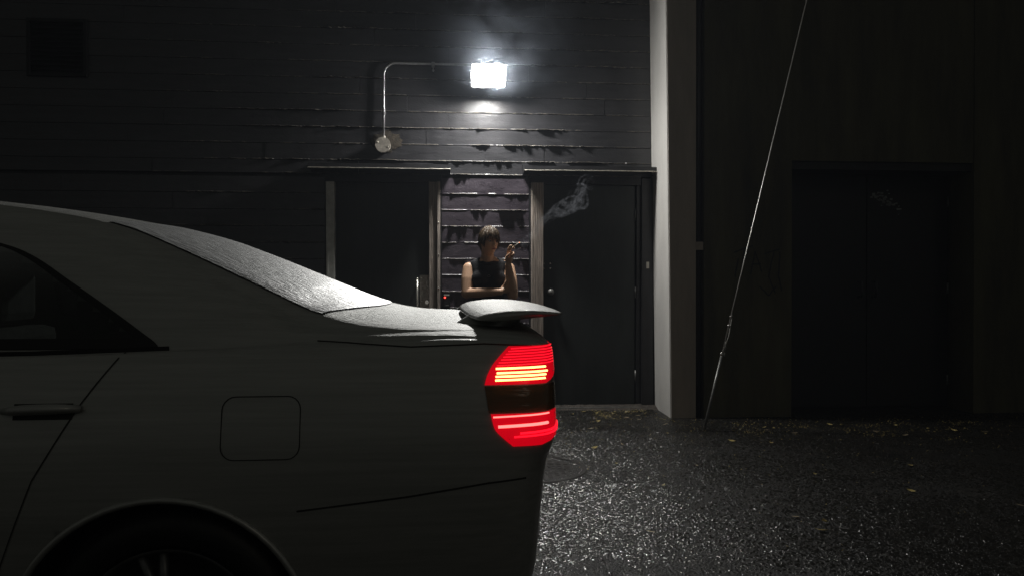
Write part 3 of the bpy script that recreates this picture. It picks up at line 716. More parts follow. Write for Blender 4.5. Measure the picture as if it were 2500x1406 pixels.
def body():
    bm = bmesh.new()
    xs = []; x = XR
    while x > -4.12:
        xs.append(x); x -= (.0018 if x > .262 else .005 if x > .24 else .010 if x > .12 else .014 if x > -1.9 else .03)
    xs.append(-4.12)
    ts = [0, .6, 1, 1.5] + [2 + i * .125 for i in range(97)]
    ts = [t for t in ts if t <= 14]
    grid = []
    for x in xs:
        r_ = []
        for t in ts:
            p = S_(x, t)
            if p.y < YC - .5:
                for wx, wz in WH:
                    d = Vector((p.x - wx, 0, p.z - wz)); l = d.length
                    if abs(l - WR) < .013 and p.z > .12: q = d * (WR / l); p = side(wx + q.x, max(wz + q.z, .23)); p.z = wz + q.z
            r_.append(bm.verts.new(p))
        grid.append(r_)
    def inside(c):
        if c.y < YC - .4 and c.z < .72 and t_side(c):
            for wx, wz in WH:
                if math.hypot(c.x - wx, c.z - wz) < WR - .001: return True
        return False
    def t_side(c): return c.y < YC - .45
    for i in range(len(xs) - 1):
        for j in range(len(ts) - 1):
            f = (grid[i][j], grid[i][j + 1], grid[i + 1][j + 1], grid[i + 1][j])
            c = sum((v.co for v in f), Vector()) / 4
            if inside(c): continue
            t = ts[j]
            # window openings, cut a little inside the black borders
            if 9 <= t <= 11.6 and 1.005 < c.z < 1.262 and fx(c.z) + .03 < c.x < qx(c.z) - .03 and not (-1.80 < c.x < -1.69): continue
            dy = YC - c.y
            if t > 11 and -.885 < c.x < -.335 + .12 * (1 - (dy / .62) ** 2) - .035 and dy < ye(c.x) - .055: continue
            if t > 11 and -2.93 < c.x < -2.32 and dy < ye(c.x) - .075: continue
            bm.faces.new(f)
    mirror(bm)
    bmesh.ops.remove_doubles(bm, verts=[v for v in bm.verts if abs(v.co.y - YC) < .002], dist=.001)
    # tail and nose caps
    for row, rev in ((0, False), (-1, True)):
        xx = xs[row]; c = bm.verts.new((xx + (.002 if row == 0 else -.002), YC, .80))
        ring = [S_(xx, t) for t in ts]; full = ring + [Vector((p.x, 2 * YC - p.y, p.z)) for p in ring[::-1]]
        vv = [bm.verts.new(p) for p in full]
        for a, b in zip(vv, vv[1:] + vv[:1]): bm.faces.new((c, a, b))
    bmesh.ops.recalc_face_normals(bm, faces=bm.faces)
    bmesh.ops.delete(bm, geom=[v for v in bm.verts if not v.link_faces], context='VERTS')
    o = mesh_obj('body', bm, 'paint', CAR, True)
    o.data.materials.append(M['paint_top']); o.data.materials.append(M['under'])
    for p in o.data.polygons:
        if p.center.z < .2: p.material_index = 2
    # wheel wells
    for wx, wz in WH:
        n = 28
        for yy, y2 in ((YC - .842, YC - .50), (YC + .842, YC + .50)):
            bm = bmesh.new()
            ra = [bm.verts.new((wx + (WR + .004) * math.cos(a), yy + (.012 if yy < YC else -.012), wz + (WR + .004) * math.sin(a))) for a in [2 * math.pi * k / n for k in range(n)] ]
            rb_ = [bm.verts.new((wx + (WR + .004) * math.cos(a), y2, wz + (WR + .004) * math.sin(a))) for a in [2 * math.pi * k / n for k in range(n)]]
            for k in range(n):
                if ra[k].co.z > .16: bm.faces.new((ra[k], ra[(k + 1) % n], rb_[(k + 1) % n], rb_[k]))
            bm.faces.new(rb_)
            mesh_obj('wheel_well', bm, 'under', CAR)
        for sy in (-1, 1):
            bm = bmesh.new(); pts = []
            for k in range(33):
                a = R(-18) + R(216) * k / 32; x_ = wx + (WR + .004) * math.cos(a); z_ = wz + (WR + .004) * math.sin(a)
                p = side(min(x_, .25), max(z_, .23)); pts.append((x_, p.y - .005 if sy < 0 else 2 * YC - p.y + .005, z_))
            mesh_obj('arch_lip', tube(bm, pts, .008, 8), 'paint', CAR, True)
    return o
body()
def patch(us, vs, fn):
    bm = bmesh.new(); g = [[bm.verts.new(fn(u, v)) for u in us] for v in vs]
    for j in range(len(vs) - 1):
        for i in range(len(us) - 1): bm.faces.new((g[j][i], g[j][i + 1], g[j + 1][i + 1], g[j + 1][i]))
    bmesh.ops.recalc_face_normals(bm, faces=bm.faces)
    return bm
def lin(n): return [i / n for i in range(n + 1)]
def frame_ring(fn, wdt_u, wdt_v, n=40):
    """a band just inside the edge of the unit patch fn"""
    bm = bmesh.new(); path = [(i / n, 0) for i in range(n)] + [(1, i / n) for i in range(n)] + [(1 - i / n, 1) for i in range(n)] + [(0, 1 - i / n) for i in range(n)]
    A, Bv, C = [], [], []
    for u, v in path:
        ui = wdt_u + u * (1 - 2 * wdt_u); vi = wdt_v + v * (1 - 2 * wdt_v)
        A.append(bm.verts.new(fn(u, v))); Bv.append(bm.verts.new(fn(lerp(u, ui, .5), lerp(v, vi, .5)))); C.append(bm.verts.new(fn(ui, vi)))
    k = len(A)
    for i in range(k):
        j = (i + 1) % k; bm.faces.new((A[i], A[j], Bv[j], Bv[i])); bm.faces.new((Bv[i], Bv[j], C[j], C[i]))
    return bm
def windows():
    z0, z1 = .990, 1.275
    def rear_side(off):
        def f(u, v):
            zz = lerp(z0, z1, v); return side(lerp(-1.70, qx(zz), u), zz, off)
        return f
    def front_side(off):
        def f(u, v):
            zz = lerp(z0, z1, v); return side(lerp(fx(zz), -1.79, u), zz, off)
        return f
    for fn, lab in ((rear_side, 'dark tinted rear side window'), (front_side, 'dark tinted front side window')):
        g = patch(lin(40), lin(16), fn(.002)); s = frame_ring(fn(.0045), .035, .085)
        for k in (0, 1):
            w = mesh_obj('side_window', g if k == 0 else g2, 'side_glass', CAR, True); w['label'] = lab
            if k == 0: g2 = patch(lin(40), lin(16), fn(.002)); [setattr(v.co, 'y', 2 * YC - v.co.y) for v in g2.verts]; s2 = s.copy(); [setattr(v.co, 'y', 2 * YC - v.co.y) for v in s2.verts]
            mesh_obj('window_seal', s if k == 0 else s2, 'rubber', w, True)
    def rear(off):
        def f(u, v):
            d = u * 2 - 1
            x = lerp(-.905, -.335 + .12 * (1 - d * d), v); return roof(x, d * (ye(x) - .012), off)
        return f
    w = mesh_obj('rear_window', patch(lin(60), lin(50), rear(.004)), 'rear_glass', CAR, True); w['label'] = 'sloping rear window wet with rain, its lamp sheen painted as pale streaks'
    mesh_obj('window_seal', frame_ring(rear(.0015), .035, .045, 60), 'rubber', w, True)
    def wind(off):
        def f(u, v):
            d = u * 2 - 1; x = lerp(-2.30, -2.93 - .08 * (1 - d * d), v); return roof(x, d * (ye(x) - .045), off)
        return f
    w = mesh_obj('windscreen', patch(lin(40), lin(30), wind(.002)), 'side_glass', CAR, True)
    mesh_obj('window_seal', frame_ring(wind(.004), .03, .04, 40), 'rubber', w, True)
windows()
def strip(pts, wd, name, m, parent=CAR, sym=True):
    """flat dark line laid on the surface through the given points (x, z) on the side"""
    def one(sg):
        bm = bmesh.new(); P3 = [side(x, z_, .0018) for x, z_ in pts]
        if sg < 0: P3 = [Vector((p.x, 2 * YC - p.y, p.z)) for p in P3]
        vs = []
        for i, p in enumerate(P3):
            d = (P3[min(i + 1, len(P3) - 1)] - P3[max(i - 1, 0)]).normalized(); n = Vector((-d.z, 0, d.x)); n.normalize()
            vs.append((bm.verts.new(p + n * wd / 2), bm.verts.new(p - n * wd / 2)))
        for a, b in zip(vs, vs[1:]): bm.faces.new((a[0], a[1], b[1], b[0]))
        return mesh_obj(name, bm, m, parent)
    a = one(1)
    if sym: one(-1)
    return a
def poly(pts, n=10):
    out = []
    for a, b in zip(pts, pts[1:]):
        for k in range(n): out.append((lerp(a[0], b[0], k / n), lerp(a[1], b[1], k / n)))
    return out + [pts[-1]]
def car_trim():
    strip(poly([(-2.9, .962), (-1.9, .970), (-1.0, .978), (-.68, .988)], 14), .016, 'window_trim', 'rubber')
    strip(poly([(-.36, .618), (-.1, .645), (.1, .672), (.2, .680)], 12), .0045, 'bumper_seam', 'seam')
    strip(poly([(-.78, .982), (-.86, .86), (-.95, .70), (-1.02, .5), (-1.05, .3)], 10), .0032, 'door_seam', 'seam')
    strip(poly([(-1.745, .955), (-1.76, .6), (-1.755, .26)], 12), .0032, 'door_seam', 'seam')
    strip(poly([(-2.72, .94), (-2.78, .6), (-2.76, .26)], 12), .0032, 'door_seam', 'seam')
    strip(poly([(-.33, 1.006), (-.1, .992), (.08, .998), (.2, .992)], 12), .0035, 'boot_seam', 'seam')
    strip(poly([(-1.05, .505), (-2.9, .50)], 20), .003, 'side_crease', 'seam')
    # filler flap on the near side
    a, b, c, d = -.535, -.355, .738, .882; r = .03; pts = []
    for (cx, cz, s) in ((b - r, d - r, 0), (a + r, d - r, 90), (a + r, c + r, 180), (b - r, c + r, 270)):
        for k in range(6): t = R(s + 90 * k / 5); pts.append((cx + r * math.cos(t), cz + r * math.sin(t)))
    pts.append(pts[0]); o = strip(pts, .0024, 'fuel_flap_seam', 'seam', sym=False)
    # door handles
    for x0 in (-1.02, -2.0):
        for sg in (1, -1):
            bm = bmesh.new(); P = [side(x0 + .17 * k / 6, .855 + .004 * k / 6, .006 + .022 * math.sin(math.pi * k / 6)) for k in range(7)]
            if sg < 0: P = [Vector((p.x, 2 * YC - p.y, p.z)) for p in P]
            tube(bm, P, [.008, .011, .012, .012, .012, .011, .008], 10); h = mesh_obj('door_handle', bm, 'paint', CAR, True)
            bm = bmesh.new(); pts2 = [side(x0 + .02 + .13 * k / 6, .836, .0015) for k in range(7)]; up = [side(x0 + .02 + .13 * k / 6, .872, .0015) for k in range(7)]
            if sg < 0: pts2 = [Vector((p.x, 2 * YC - p.y, p.z)) for p in pts2]; up = [Vector((p.x, 2 * YC - p.y, p.z)) for p in up]
            va = [bm.verts.new(p) for p in pts2]; vb = [bm.verts.new(p) for p in up]
            for k in range(6): bm.faces.new((va[k], va[k + 1], vb[k + 1], vb[k]))
            mesh_obj('handle_recess', bm, 'seam', h)
    # bumper skin, slightly proud below the seam
car_trim()
def wheel(wx, wz, sy):
    yo = YC + sy * .815; w = thing_part('wheel')
    def Y(d): return yo - sy * d
    bm = bmesh.new(); prof = [(.21, .03), (.222, .0), (.27, -.006), (.298, .01), (.306, .03), (.306, .17), (.298, .19), (.21, .20)]; n = 48; rings = []
    for r_, d in prof: rings.append([bm.verts.new((wx + r_ * math.cos(2 * math.pi * k / n), Y(d), wz + r_ * math.sin(2 * math.pi * k / n))) for k in range(n)])
    for a, b in zip(rings, rings[1:]):
        for k in range(n): bm.faces.new((a[k], a[(k + 1) % n], b[(k + 1) % n], b[k]))
    bmesh.ops.recalc_face_normals(bm, faces=bm.faces)
    o = mesh_obj('wheel', bm, 'tyre', CAR, True)
    bm = bmesh.new(); prof = [(.212, .005), (.205, .004), (.198, .03), (.195, .15)]; rings = []
    for r_, d in prof: rings.append([bm.verts.new((wx + r_ * math.cos(2 * math.pi * k / n), Y(d), wz + r_ * math.sin(2 * math.pi * k / n))) for k in range(n)])
    for a, b in zip(rings, rings[1:]):
        for k in range(n): bm.faces.new((a[k], a[(k + 1) % n], b[(k + 1) % n], b[k]))
    bm.faces.new(rings[-1]); mesh_obj('rim', bm, 'alloy', o, True)
    for s in range(5):
        bm = bmesh.new()
        for da in (-.13, .13):
            a = 2 * math.pi * s / 5 + .5; p0 = (wx + .05 * math.cos(a), Y(.03), wz + .05 * math.sin(a)); p1 = (wx + .202 * math.cos(a + da), Y(.02), wz + .202 * math.sin(a + da)); tube(bm, [p0, p1], [.018, .011], 8)
        mesh_obj('spoke', bm, 'alloy', o, True)
    bm = bmesh.new(); tube(bm, [(wx, Y(.015), wz), (wx, Y(.1), wz)], [.045, .07], 20); mesh_obj('hub', bm, 'alloy', o)
def thing_part(n): return None
for wx, wz in WH:
    for sy in (-1, 1): wheel(wx, wz, sy)
def tail_lights():
    def region(x0f, x1f, z0, z1, off):
        def f(u, v):
            zz = lerp(z0, z1, v); a, b = x0f(zz), x1f(zz)
            x = lerp(a, b, u); return side(min(x, .2715), zz, off)
        return f
    up_l = table([(.902, .080), (.92, .085), (.945, .098), (.965, .115), (.992, .142)]); up_r = table([(.902, .232), (.912, .2515), (.93, .262), (.99, .262)])
    lo_l = table([(.757, .148), (.775, .126), (.80, .103), (.834, .094)]); lo_r = table([(.757, .22), (.77, .262), (.80, .2695), (.834, .2665)])
    def mirr(bm):
        b2 = bm.copy()
        for v in b2.verts: v.co.y = 2 * YC - v.co.y
        return b2
    def both(bm, name, m, parents, smooth=True, lab=None):
        o2 = mirr(bm); res = []
        for k, b in enumerate((bm, o2)):
            o = mesh_obj(name, b, m, parents[k], smooth); res.append(o)
            if lab: o['label'] = lab
        return res
    U = both(patch(lin(30), lin(14), region(up_l, up_r, .902, .991, .0035)), 'tail_light', 'lens', (CAR, CAR), lab='upper red tail light lens, lit')
    Lw = both(patch(lin(30), lin(14), region(lo_l, lo_r, .757, .834, .0035)), 'tail_light', 'lens', (CAR, CAR), lab='lower red tail light lens, lit')
    mid_l = table([(.836, .090), (.90, .080)]); mid_r = table([(.836, .266), (.90, .235)])
    A = both(patch(lin(24), lin(8), region(mid_l, table([(.836, .2665), (.90, .262)]), .8365, .8995, .003)), 'indicator_lens', 'amber', (CAR, CAR), lab='smoked amber lens between the red lenses')
    # lit ribs across the lenses
    def bar(x0, x1, z_, h, off, dz=.004):
        n = 14; bm = bmesh.new(); P = [side(min(lerp(x0, x1, k / n), .2695), z_ + dz * k / n, off) for k in range(n + 1)]
        return tube(bm, P, h, 8)
    for k in range(7):
        z_ = .946 + k * .0065
        both(bar(up_l(z_) + .012, up_r(z_) - .006, z_, .0012, .004), 'lens_rib', 'lens_rib', U)
    for z_, x0, x1 in ((.9385, .108, .230), (.9285, .110, .234), (.9205, .107, .230), (.912, .106, .228)):
        both(bar(x0, x1, z_, .0024, .0055, .002), 'light_bar', 'bar_hot', U)
    for z_, x0, x1, h, m in ((.8265, .100, .235, .0019, 'bar_pink'), (.804, .112, .232, .0034, 'bar_pink'), (.787, .165, .268, .0026, 'lens_rib'), (.779, .150, .268, .0022, 'lens_rib')):
        both(bar(x0, x1, z_, h, .0055, .004), 'light_bar', m, Lw)
tail_lights()
def wing():
    # aerofoil across the boot lid
    bm = bmesh.new(); n = 30; cols = []
    for i in range(n + 1):
        s = i / n * 2 - 1; y = YC - s * .665; e = 1 - abs(s) ** 8
        xl = .028 + .03 * s * s ; xt = .305
        zm = 1.060 - .006 * s * s; th = .011 * (.6 + .4 * e)
        xm = (xl + xt) / 2; half = (xt - xl) / 2 * (.90 + .10 * e)
        ring = []
        for k in range(20):
            a = 2 * math.pi * k / 20; c = math.cos(a); sn = math.sin(a)
            ring.append(bm.verts.new((xm + half * c, y, zm + th * sn * (1.1 - .55 * c) + .014 * (c + 1) * .5 + (.006 if sn > 0 else 0) * (1 - c * c))))
        cols.append(ring)
    for a, b in zip(cols, cols[1:]):
        for k in range(20): bm.faces.new((a[k], a[(k + 1) % 20], b[(k + 1) % 20], b[k]))
    bm.faces.new(cols[0]); bm.faces.new(cols[-1][::-1]); bmesh.ops.recalc_face_normals(bm, faces=bm.faces)
    w = mesh_obj('rear_wing', bm, 'paint_top', CAR, True); w['label'] = 'wet rear wing raised over the boot lid'
    for sy in (-1, 1):
        bm = bmesh.new(); y = YC + sy * .50; n = 8; cols = []
        for k in range(n + 1):
            t = k / n; z_ = lerp(1.015, 1.068, t); xa = lerp(-.02, .06, t); xb = lerp(.17, .22, t); hw = lerp(.045, .028, t)
            cols.append([bm.verts.new((xa + (xb - xa) * (.5 + .5 * math.cos(2 * math.pi * q / 16)), y + hw * math.sin(2 * math.pi * q / 16), z_)) for q in range(16)])
        for a, b in zip(cols, cols[1:]):
            for q in range(16): bm.faces.new((a[q], a[(q + 1) % 16], b[(q + 1) % 16], b[q]))
        bm.faces.new(cols[-1]); mesh_obj('wing_leg', bm, 'paint', w, True)
wing()
def cabin():
    bm = B(-1.75, -1.62, YC - .6, YC + .6, .35, .98, bev=.04)
    mesh_obj('front_seat_back', bm, 'cabin', CAR)
    mesh_obj('rear_seat', B(-1.02, -.86, YC - .62, YC + .62, .35, 1.0, bev=.04), 'cabin', CAR)
    for dy in (-.4, .4):
        mesh_obj('headrest', B(-1.02, -.92, YC + dy - .12, YC + dy + .12, 1.01, 1.17, bev=.035), 'cabin', CAR)
        mesh_obj('headrest', B(-1.76, -1.66, YC + dy - .12, YC + dy + .12, 1.0, 1.2, bev=.035), 'cabin', CAR)
    mesh_obj('parcel_shelf', B(-.90, -.24, YC - .64, YC + .64, .96, .985), 'under', CAR)
    mesh_obj('cabin_floor', B(-3.0, -.9, YC - .7, YC + .7, .30, .34), 'under', CAR)
    mesh_obj('dashboard', B(-3.0, -2.6, YC - .66, YC + .66, .6, .93, bev=.05), 'under', CAR)
    # plate, exhaust, head lamps
    mesh_obj('number_plate', B(XR + .003, XR + .009, YC - .16, YC + .16, .62, .76), 'plate_w', CAR)
    bm = bmesh.new(); tube(bm, [(.05, YC - .45, .235), (.27, YC - .45, .235)], .03, 16); mesh_obj('exhaust_pipe', bm, 'dull_steel', CAR, True)
    for sy in (-1, 1): bm = bmesh.new(); ellip(bm, (-3.98, YC + sy * .56, .66), (.10, .14, .07)); mesh_obj('headlamp', bm, 'headlamp', CAR, True)
    for sy in (-1, 1): bm = bmesh.new(); ellip(bm, (-2.62, YC + sy * .90, 1.0), (.05, .09, .065)); mesh_obj('door_mirror', bm, 'paint', CAR, True)
cabin()

# ------------------------------------------------------------------ the person
PX, PY = .315, 6.30
PER = thing('person', (PX, PY, 0), 'person in black sleeveless top leaning by the boards, holding a lit cigarette', 'person')
def blob_mesh(name, parts, m, vox, smooth_it, parent):
    """parts: ('c', p0, p1, r0, r1) tapered limbs and ('e', centre, radii, rot) masses, fused into one surface"""
    bm = bmesh.new()
    for p in parts:
        if p[0] == 'c':
            a, b = Vector(p[1]), Vector(p[2]); n = 6
            tube(bm, [a.lerp(b, k / n) for k in range(n + 1)], [lerp(p[3], p[4], k / n) for k in range(n + 1)], 14)
            ellip(bm, a, (p[3],) * 3, u=14, v=8); ellip(bm, b, (p[4],) * 3, u=14, v=8)
        elif p[0] == 'e': ellip(bm, Vector(p[1]), p[2], p[3] if len(p) > 3 else None, u=24, v=16)
        elif p[0] == 'bm':
            tmp = bpy.data.meshes.new('t'); p[1].to_mesh(tmp); bm.from_mesh(tmp); p[1].free(); bpy.data.meshes.remove(tmp)
    bmesh.ops.recalc_face_normals(bm, faces=bm.faces)
    o = mesh_obj(name, bm, m, parent)
    r = o.modifiers.new('fuse', 'REMESH'); r.mode = 'VOXEL'; r.voxel_size = vox; r.use_smooth_shade = True
    s = o.modifiers.new('soften', 'SMOOTH'); s.factor = .5; s.iterations = smooth_it
    return o
HC = Vector((.318, 6.262, 1.494)); HR = Matrix.Rotation(R(26), 3, 'Z') @ Matrix.Rotation(R(4), 3, 'X')   # head centre, turned to the right of the picture
def head_bm():
    bm = bmesh.new(); s = bmesh.ops.create_icosphere(bm, subdivisions=5, radius=1)
    def g(p, c, w): return math.exp(-((p.x - c[0]) / w[0]) ** 2 - ((p.y - c[1]) / w[1]) ** 2 - ((p.z - c[2]) / w[2]) ** 2)
    for v in s['verts']:
        n = v.co.copy(); z = n.z
        wx = .073 * (1 - .20 * max(0, -z) ** 1.3); wy = .092; wz = .120
        p = Vector((n.x * wx, n.y * wy, n.z * wz))
        if z < -.1: p.y = p.y * (1 - .12 * (-z)) + (.0 if n.y < 0 else -.018 * (-z)); 
        front = max(0, -n.y)
        p.y -= .010 * g(p, (0, -.085, -.088), (.026, .05, .020))          # chin
        p.y -= .026 * g(p, (0, -.09, -.022), (.011, .04, .015))           # nose tip
        p.y -= .014 * g(p, (0, -.09, .004), (.009, .04, .022))            # bridge
        p.y -= .007 * g(p, (0, -.09, .030), (.045, .05, .010))            # brow
        for sx in (-1, 1):
            p.y += .013 * g(p, (sx * .031, -.085, .011), (.016, .05, .012)) # sockets
            p.y -= .006 * g(p, (sx * .042, -.075, -.018), (.018, .05, .016))# cheeks
        p.y -= .009 * g(p, (0, -.088, -.054), (.022, .05, .009)); p.y += .006 * g(p, (0, -.09, -.0535), (.020, .05, .0022))
        v.co = p
    for sx in (-1, 1):
        vs = ellip(bm, Vector((sx * .074, .006, -.006)), (.010, .018, .030), u=12, v=8)
        r = ellip(bm, Vector((sx * .0105, -.107, -.031)), (.007, .008, .006), u=10, v=6)
    bmesh.ops.transform(bm, matrix=Matrix.Translation(HC) @ HR.to_4x4(), verts=bm.verts)
    return bm
def hl(p): return HC + HR @ Vector(p)
def person():
    V = Vector
    shL, shR = V((.150, 6.31, 1.270)), V((.490, 6.31, 1.270))      # left and right in the picture
    elL, elR = V((.128, 6.235, 1.062)), V((.512, 6.165, 1.045))
    wrL, wrR = V((.405, 6.105, 1.075)), V((.470, 6.085, 1.290))
    P = [('bm', head_bm())]
    P += [('c', hl((0, .022, -.06)), (PX - .002, 6.312, 1.32), .052, .058), ('c', (PX, 6.315, 1.345), (.20, 6.32, 1.302), .045, .042), ('c', (PX, 6.315, 1.345), (.44, 6.32, 1.302), .045, .042)]
    P += [('e', (PX, 6.32, 1.22), (.165, .098, .135)), ('e', (PX, 6.32, 1.06), (.135, .088, .15)), ('e', (PX, 6.32, .92), (.170, .105, .11))]
    P += [('e', (PX - .075, 6.245, 1.185), (.065, .055, .06)), ('e', (PX + .075, 6.245, 1.185), (.065, .055, .06))]
    P += [('e', shL + V((.012, 0, .0)), (.054, .052, .050)), ('e', shR - V((.012, 0, 0)), (.054, .052, .050))]
    P += [('c', shL, shL.lerp(elL, .45), .054, .058), ('c', shL.lerp(elL, .45), elL, .058, .046), ('c', elL, elL.lerp(wrL, .35), .043, .044), ('c', elL.lerp(wrL, .35), wrL, .044, .029)]
    P += [('c', shR, shR.lerp(elR, .45), .054, .058), ('c', shR.lerp(elR, .45), elR, .058, .046), ('c', elR, elR.lerp(wrR, .35), .042, .046), ('c', elR.lerp(wrR, .35), wrR, .046, .028)]
    # legs, weight on one leg
    hipL, hipR = V((PX - .085, 6.32, .87)), V((PX + .085, 6.32, .87)); knL, knR = V((PX - .10, 6.27, .48)), V((PX + .105, 6.29, .48)); anL, anR = V((PX - .115, 6.33, .085)), V((PX + .12, 6.33, .085))
    for h, k, a in ((hipL, knL, anL), (hipR, knR, anR)): P += [('c', h, k, .082, .052), ('c', k, k.lerp(a, .3), .050, .054), ('c', k.lerp(a, .3), a, .054, .036), ('e', a + V((0, -.06, -.035)), (.038, .10, .035))]
    # hand tucked round the other arm: palm and five fingers
    pL = V((.448, 6.125, 1.098)); P += [('c', wrL, pL, .025, .024), ('e', pL, (.040, .018, .036), Matrix.Rotation(R(35), 3, 'Y'))]
    for k in range(4):
        b = pL + V((.022 + .008 * k, -.004, .030 - .019 * k)); m_ = b + V((.030, -.010 - .0 * k, .014)); e_ = m_ + V((.020, .016, .010)); P += [('c', b, m_, .0092, .0086), ('c', m_, e_, .0086, .0072)]
    P += [('c', pL + V((-.012, -.012, .026)), pL + V((.000, -.024, .056)), .0105, .009), ('c', pL + V((.000, -.024, .056)), pL + V((.012, -.022, .078)), .009, .0075)]
    # raised hand, fingers up, cigarette between index and middle
    pR = V((.474, 6.075, 1.345)); P += [('c', wrR, pR, .024, .026), ('e', pR, (.034, .019, .044), Matrix.Rotation(R(8), 3, 'Y'))]
    F = [  # (base, knuckle, middle, tip) offsets from the palm centre, little finger to index
        ((.020, -.012, .032), (.036, -.034, .040), (.030, -.044, .022), (.018, -.038, .012)),
        ((.012, -.010, .040), (.034, -.036, .056), (.034, -.052, .038), (.020, -.048, .026)),
        ((.000, -.006, .044), (.012, -.026, .078), (.030, -.030, .092), (.042, -.026, .084)),
        ((-.012, -.004, .042), (-.008, -.018, .080), (.006, -.026, .106), (.020, -.028, .112))]
    for f in F:
        q = [pR + V(a) for a in f]; P += [('c', q[0], q[1], .0098, .0090), ('c', q[1], q[2], .0088, .0080), ('c', q[2], q[3], .0080, .0066)]
    P += [('c', pR + V((-.022, -.012, -.012)), pR + V((-.020, -.034, .020)), .0120, .0100), ('c', pR + V((-.020, -.034, .020)), pR + V((.002, -.046, .042)), .0098, .0078)]
    blob_mesh('body', P, 'skin', .0048, 4, PER)
    # sleeveless top
    Q = [('e', (PX, 6.32, 1.22), (.172, .108, .135)), ('e', (PX, 6.32, 1.06), (.147, .101, .17)), ('e', (PX, 6.32, .94), (.166, .112, .10)),
         ('e', (PX - .075, 6.242, 1.185), (.073, .063, .068)), ('e', (PX + .075, 6.242, 1.185), (.073, .063, .068)),
         ('c', (PX - .075, 6.318, 1.327), (.186, 6.32, 1.293), .040, .046), ('c', (PX + .075, 6.318, 1.327), (.448, 6.32, 1.293), .040, .046), ('c', (.20, 6.30, 1.30), (.225, 6.27, 1.2), .045, .05), ('c', (.43, 6.30, 1.30), (.405, 6.27, 1.2), .045, .05)]
    blob_mesh('sleeveless_top', Q, 'top', .0065, 3, PER)
    # crew neck band
    bm = bmesh.new(); pts = [(PX + .072 * math.cos(a), 6.298 + .068 * math.sin(a), 1.330 + .022 * math.sin(a)) for a in [2 * math.pi * k / 28 for k in range(28)]]; tube(bm, pts + pts[:1], .009, 8, cap=False)
    mesh_obj('neckband', bm, 'top', PER, True)
    Q = []
    for h, k, a in ((hipL, knL, anL), (hipR, knR, anR)): Q += [('c', h + V((0, 0, .03)), k, .096, .064), ('c', k, a + V((0, 0, .01)), .064, .056)]
    Q += [('e', (PX, 6.322, .90), (.178, .116, .10))]
    blob_mesh('trousers', Q, 'denim', .009, 3, PER)
    for a in (anL, anR):
        blob_mesh('shoe', [('e', a + V((0, -.065, -.045)), (.046, .13, .036)), ('c', a + V((0, .01, -.03)), a + V((0, .012, .03)), .045, .043), ('e', a + V((0, -.06, -.068)), (.048, .135, .014))], 'shoe', .007, 2, PER)
    # face pieces
    for sx in (-1, 1):
        bm = bmesh.new(); ellip(bm, hl((sx * .030, -.0735, .010)), (.0135, .0105, .0085), HR, u=14, v=10); mesh_obj('eye', bm, 'eye', PER, True)
        bm = bmesh.new(); ellip(bm, hl((sx * .030 + .002, -.0815, .010)), (.0058, .0036, .0058), HR, u=12, v=8); mesh_obj('iris', bm, 'iris', PER, True)
        bm = bmesh.new(); tube(bm, [hl((sx * (.016 + .03 * k / 5), -.0895 + .010 * (k / 5) ** 2, .0285 + .004 * math.sin(math.pi * k / 5))) for k in range(6)], [.0015, .0028, .0028, .0026, .002, .001], 6); mesh_obj('eyebrow', bm, 'hair', PER, True)
    for dz, r_ in ((.0035, .0042), (-.0045, .0050)):
        bm = bmesh.new(); tube(bm, [hl((-.022 + .044 * k / 8, -.0905 - .004 * math.sin(math.pi * k / 8), -.0535 + dz - .001 * abs(k - 4) * (1 if dz > 0 else -1))) for k in range(9)], [.001] + [r_ * math.sin(math.pi * (k + .6) / 9.2) for k in range(1, 8)] + [.001], 8); mesh_obj('lip', bm, 'lips', PER, True)
    # hair: cap, fringe and strands
    bm = bmesh.new(); s = bmesh.ops.create_icosphere(bm, subdivisions=5, radius=1); kill = []
    for v in s['verts']:
        n = v.co.copy(); lim = .30 - .0 * n.x
        p = Vector((n.x * .0785, n.y * .099 + .004, n.z * .127 + .001)); p *= 1 + .02 * nz(n.x * 5, n.y * 5, n.z * 5) + .012 * nz(n.x * 22, n.y * 22, n.z * 3)
        keep = (p.z > .052 and n.y < -.30) or (n.y >= -.30 and p.z > -.01 - .10 * max(0, n.y + .3))
        v.co = p
        if not keep: kill.append(v)
    bmesh.ops.delete(bm, geom=kill, context='VERTS')
    bmesh.ops.transform(bm, matrix=Matrix.Translation(HC) @ HR.to_4x4(), verts=bm.verts)
    h = mesh_obj('hair', bm, 'hair', PER, True); so_ = h.modifiers.new('thick', 'SOLIDIFY'); so_.thickness = .006
    bm = bmesh.new(); r_ = random.Random(5)
    for k in range(520):
        fr = k < 240
        a = r_.uniform(-1.05, 1.05) if fr else r_.choice((-1, 1)) * r_.uniform(1.0, 2.9)
        st = Vector((.01 * r_.uniform(-1, 1), .02 + .02 * r_.uniform(-1, 1), .1)); L_ = .052 - .055 * r_.random() ** 2.2 - (.012 if .1 < a < .5 else 0) if fr else r_.uniform(-.045, -.005)
        pts = []
        ea = a; rr_ = r_.random()
        for q in range(7):
            t = q / 6; el = lerp(math.pi / 2 * .95, math.asin(max(-.85, min(.99, (L_) / .124))), t)
            x = math.sin(ea) * math.cos(el) * (.0815 + .007 * r_.random()); y = -math.cos(ea) * math.cos(el) * (.104 + .008 * r_.random()) + .004; zz = math.sin(el) * (.128 + .009 * rr_) + .001
            pts.append(hl((x, y, zz)))
        if k % 9 == 0: pts = [p + HR @ Vector((.006 * math.sin(k), -.004, .006 * math.cos(k))) * (q_ / 3) for q_, p in enumerate(pts)]
        tube(bm, pts, [.0016, .0034, .0038, .0036, .0030, .0022, .0005], 5)
    g = mesh_obj('hair_strand', bm, 'hair', PER, True); g['kind'] = 'stuff'
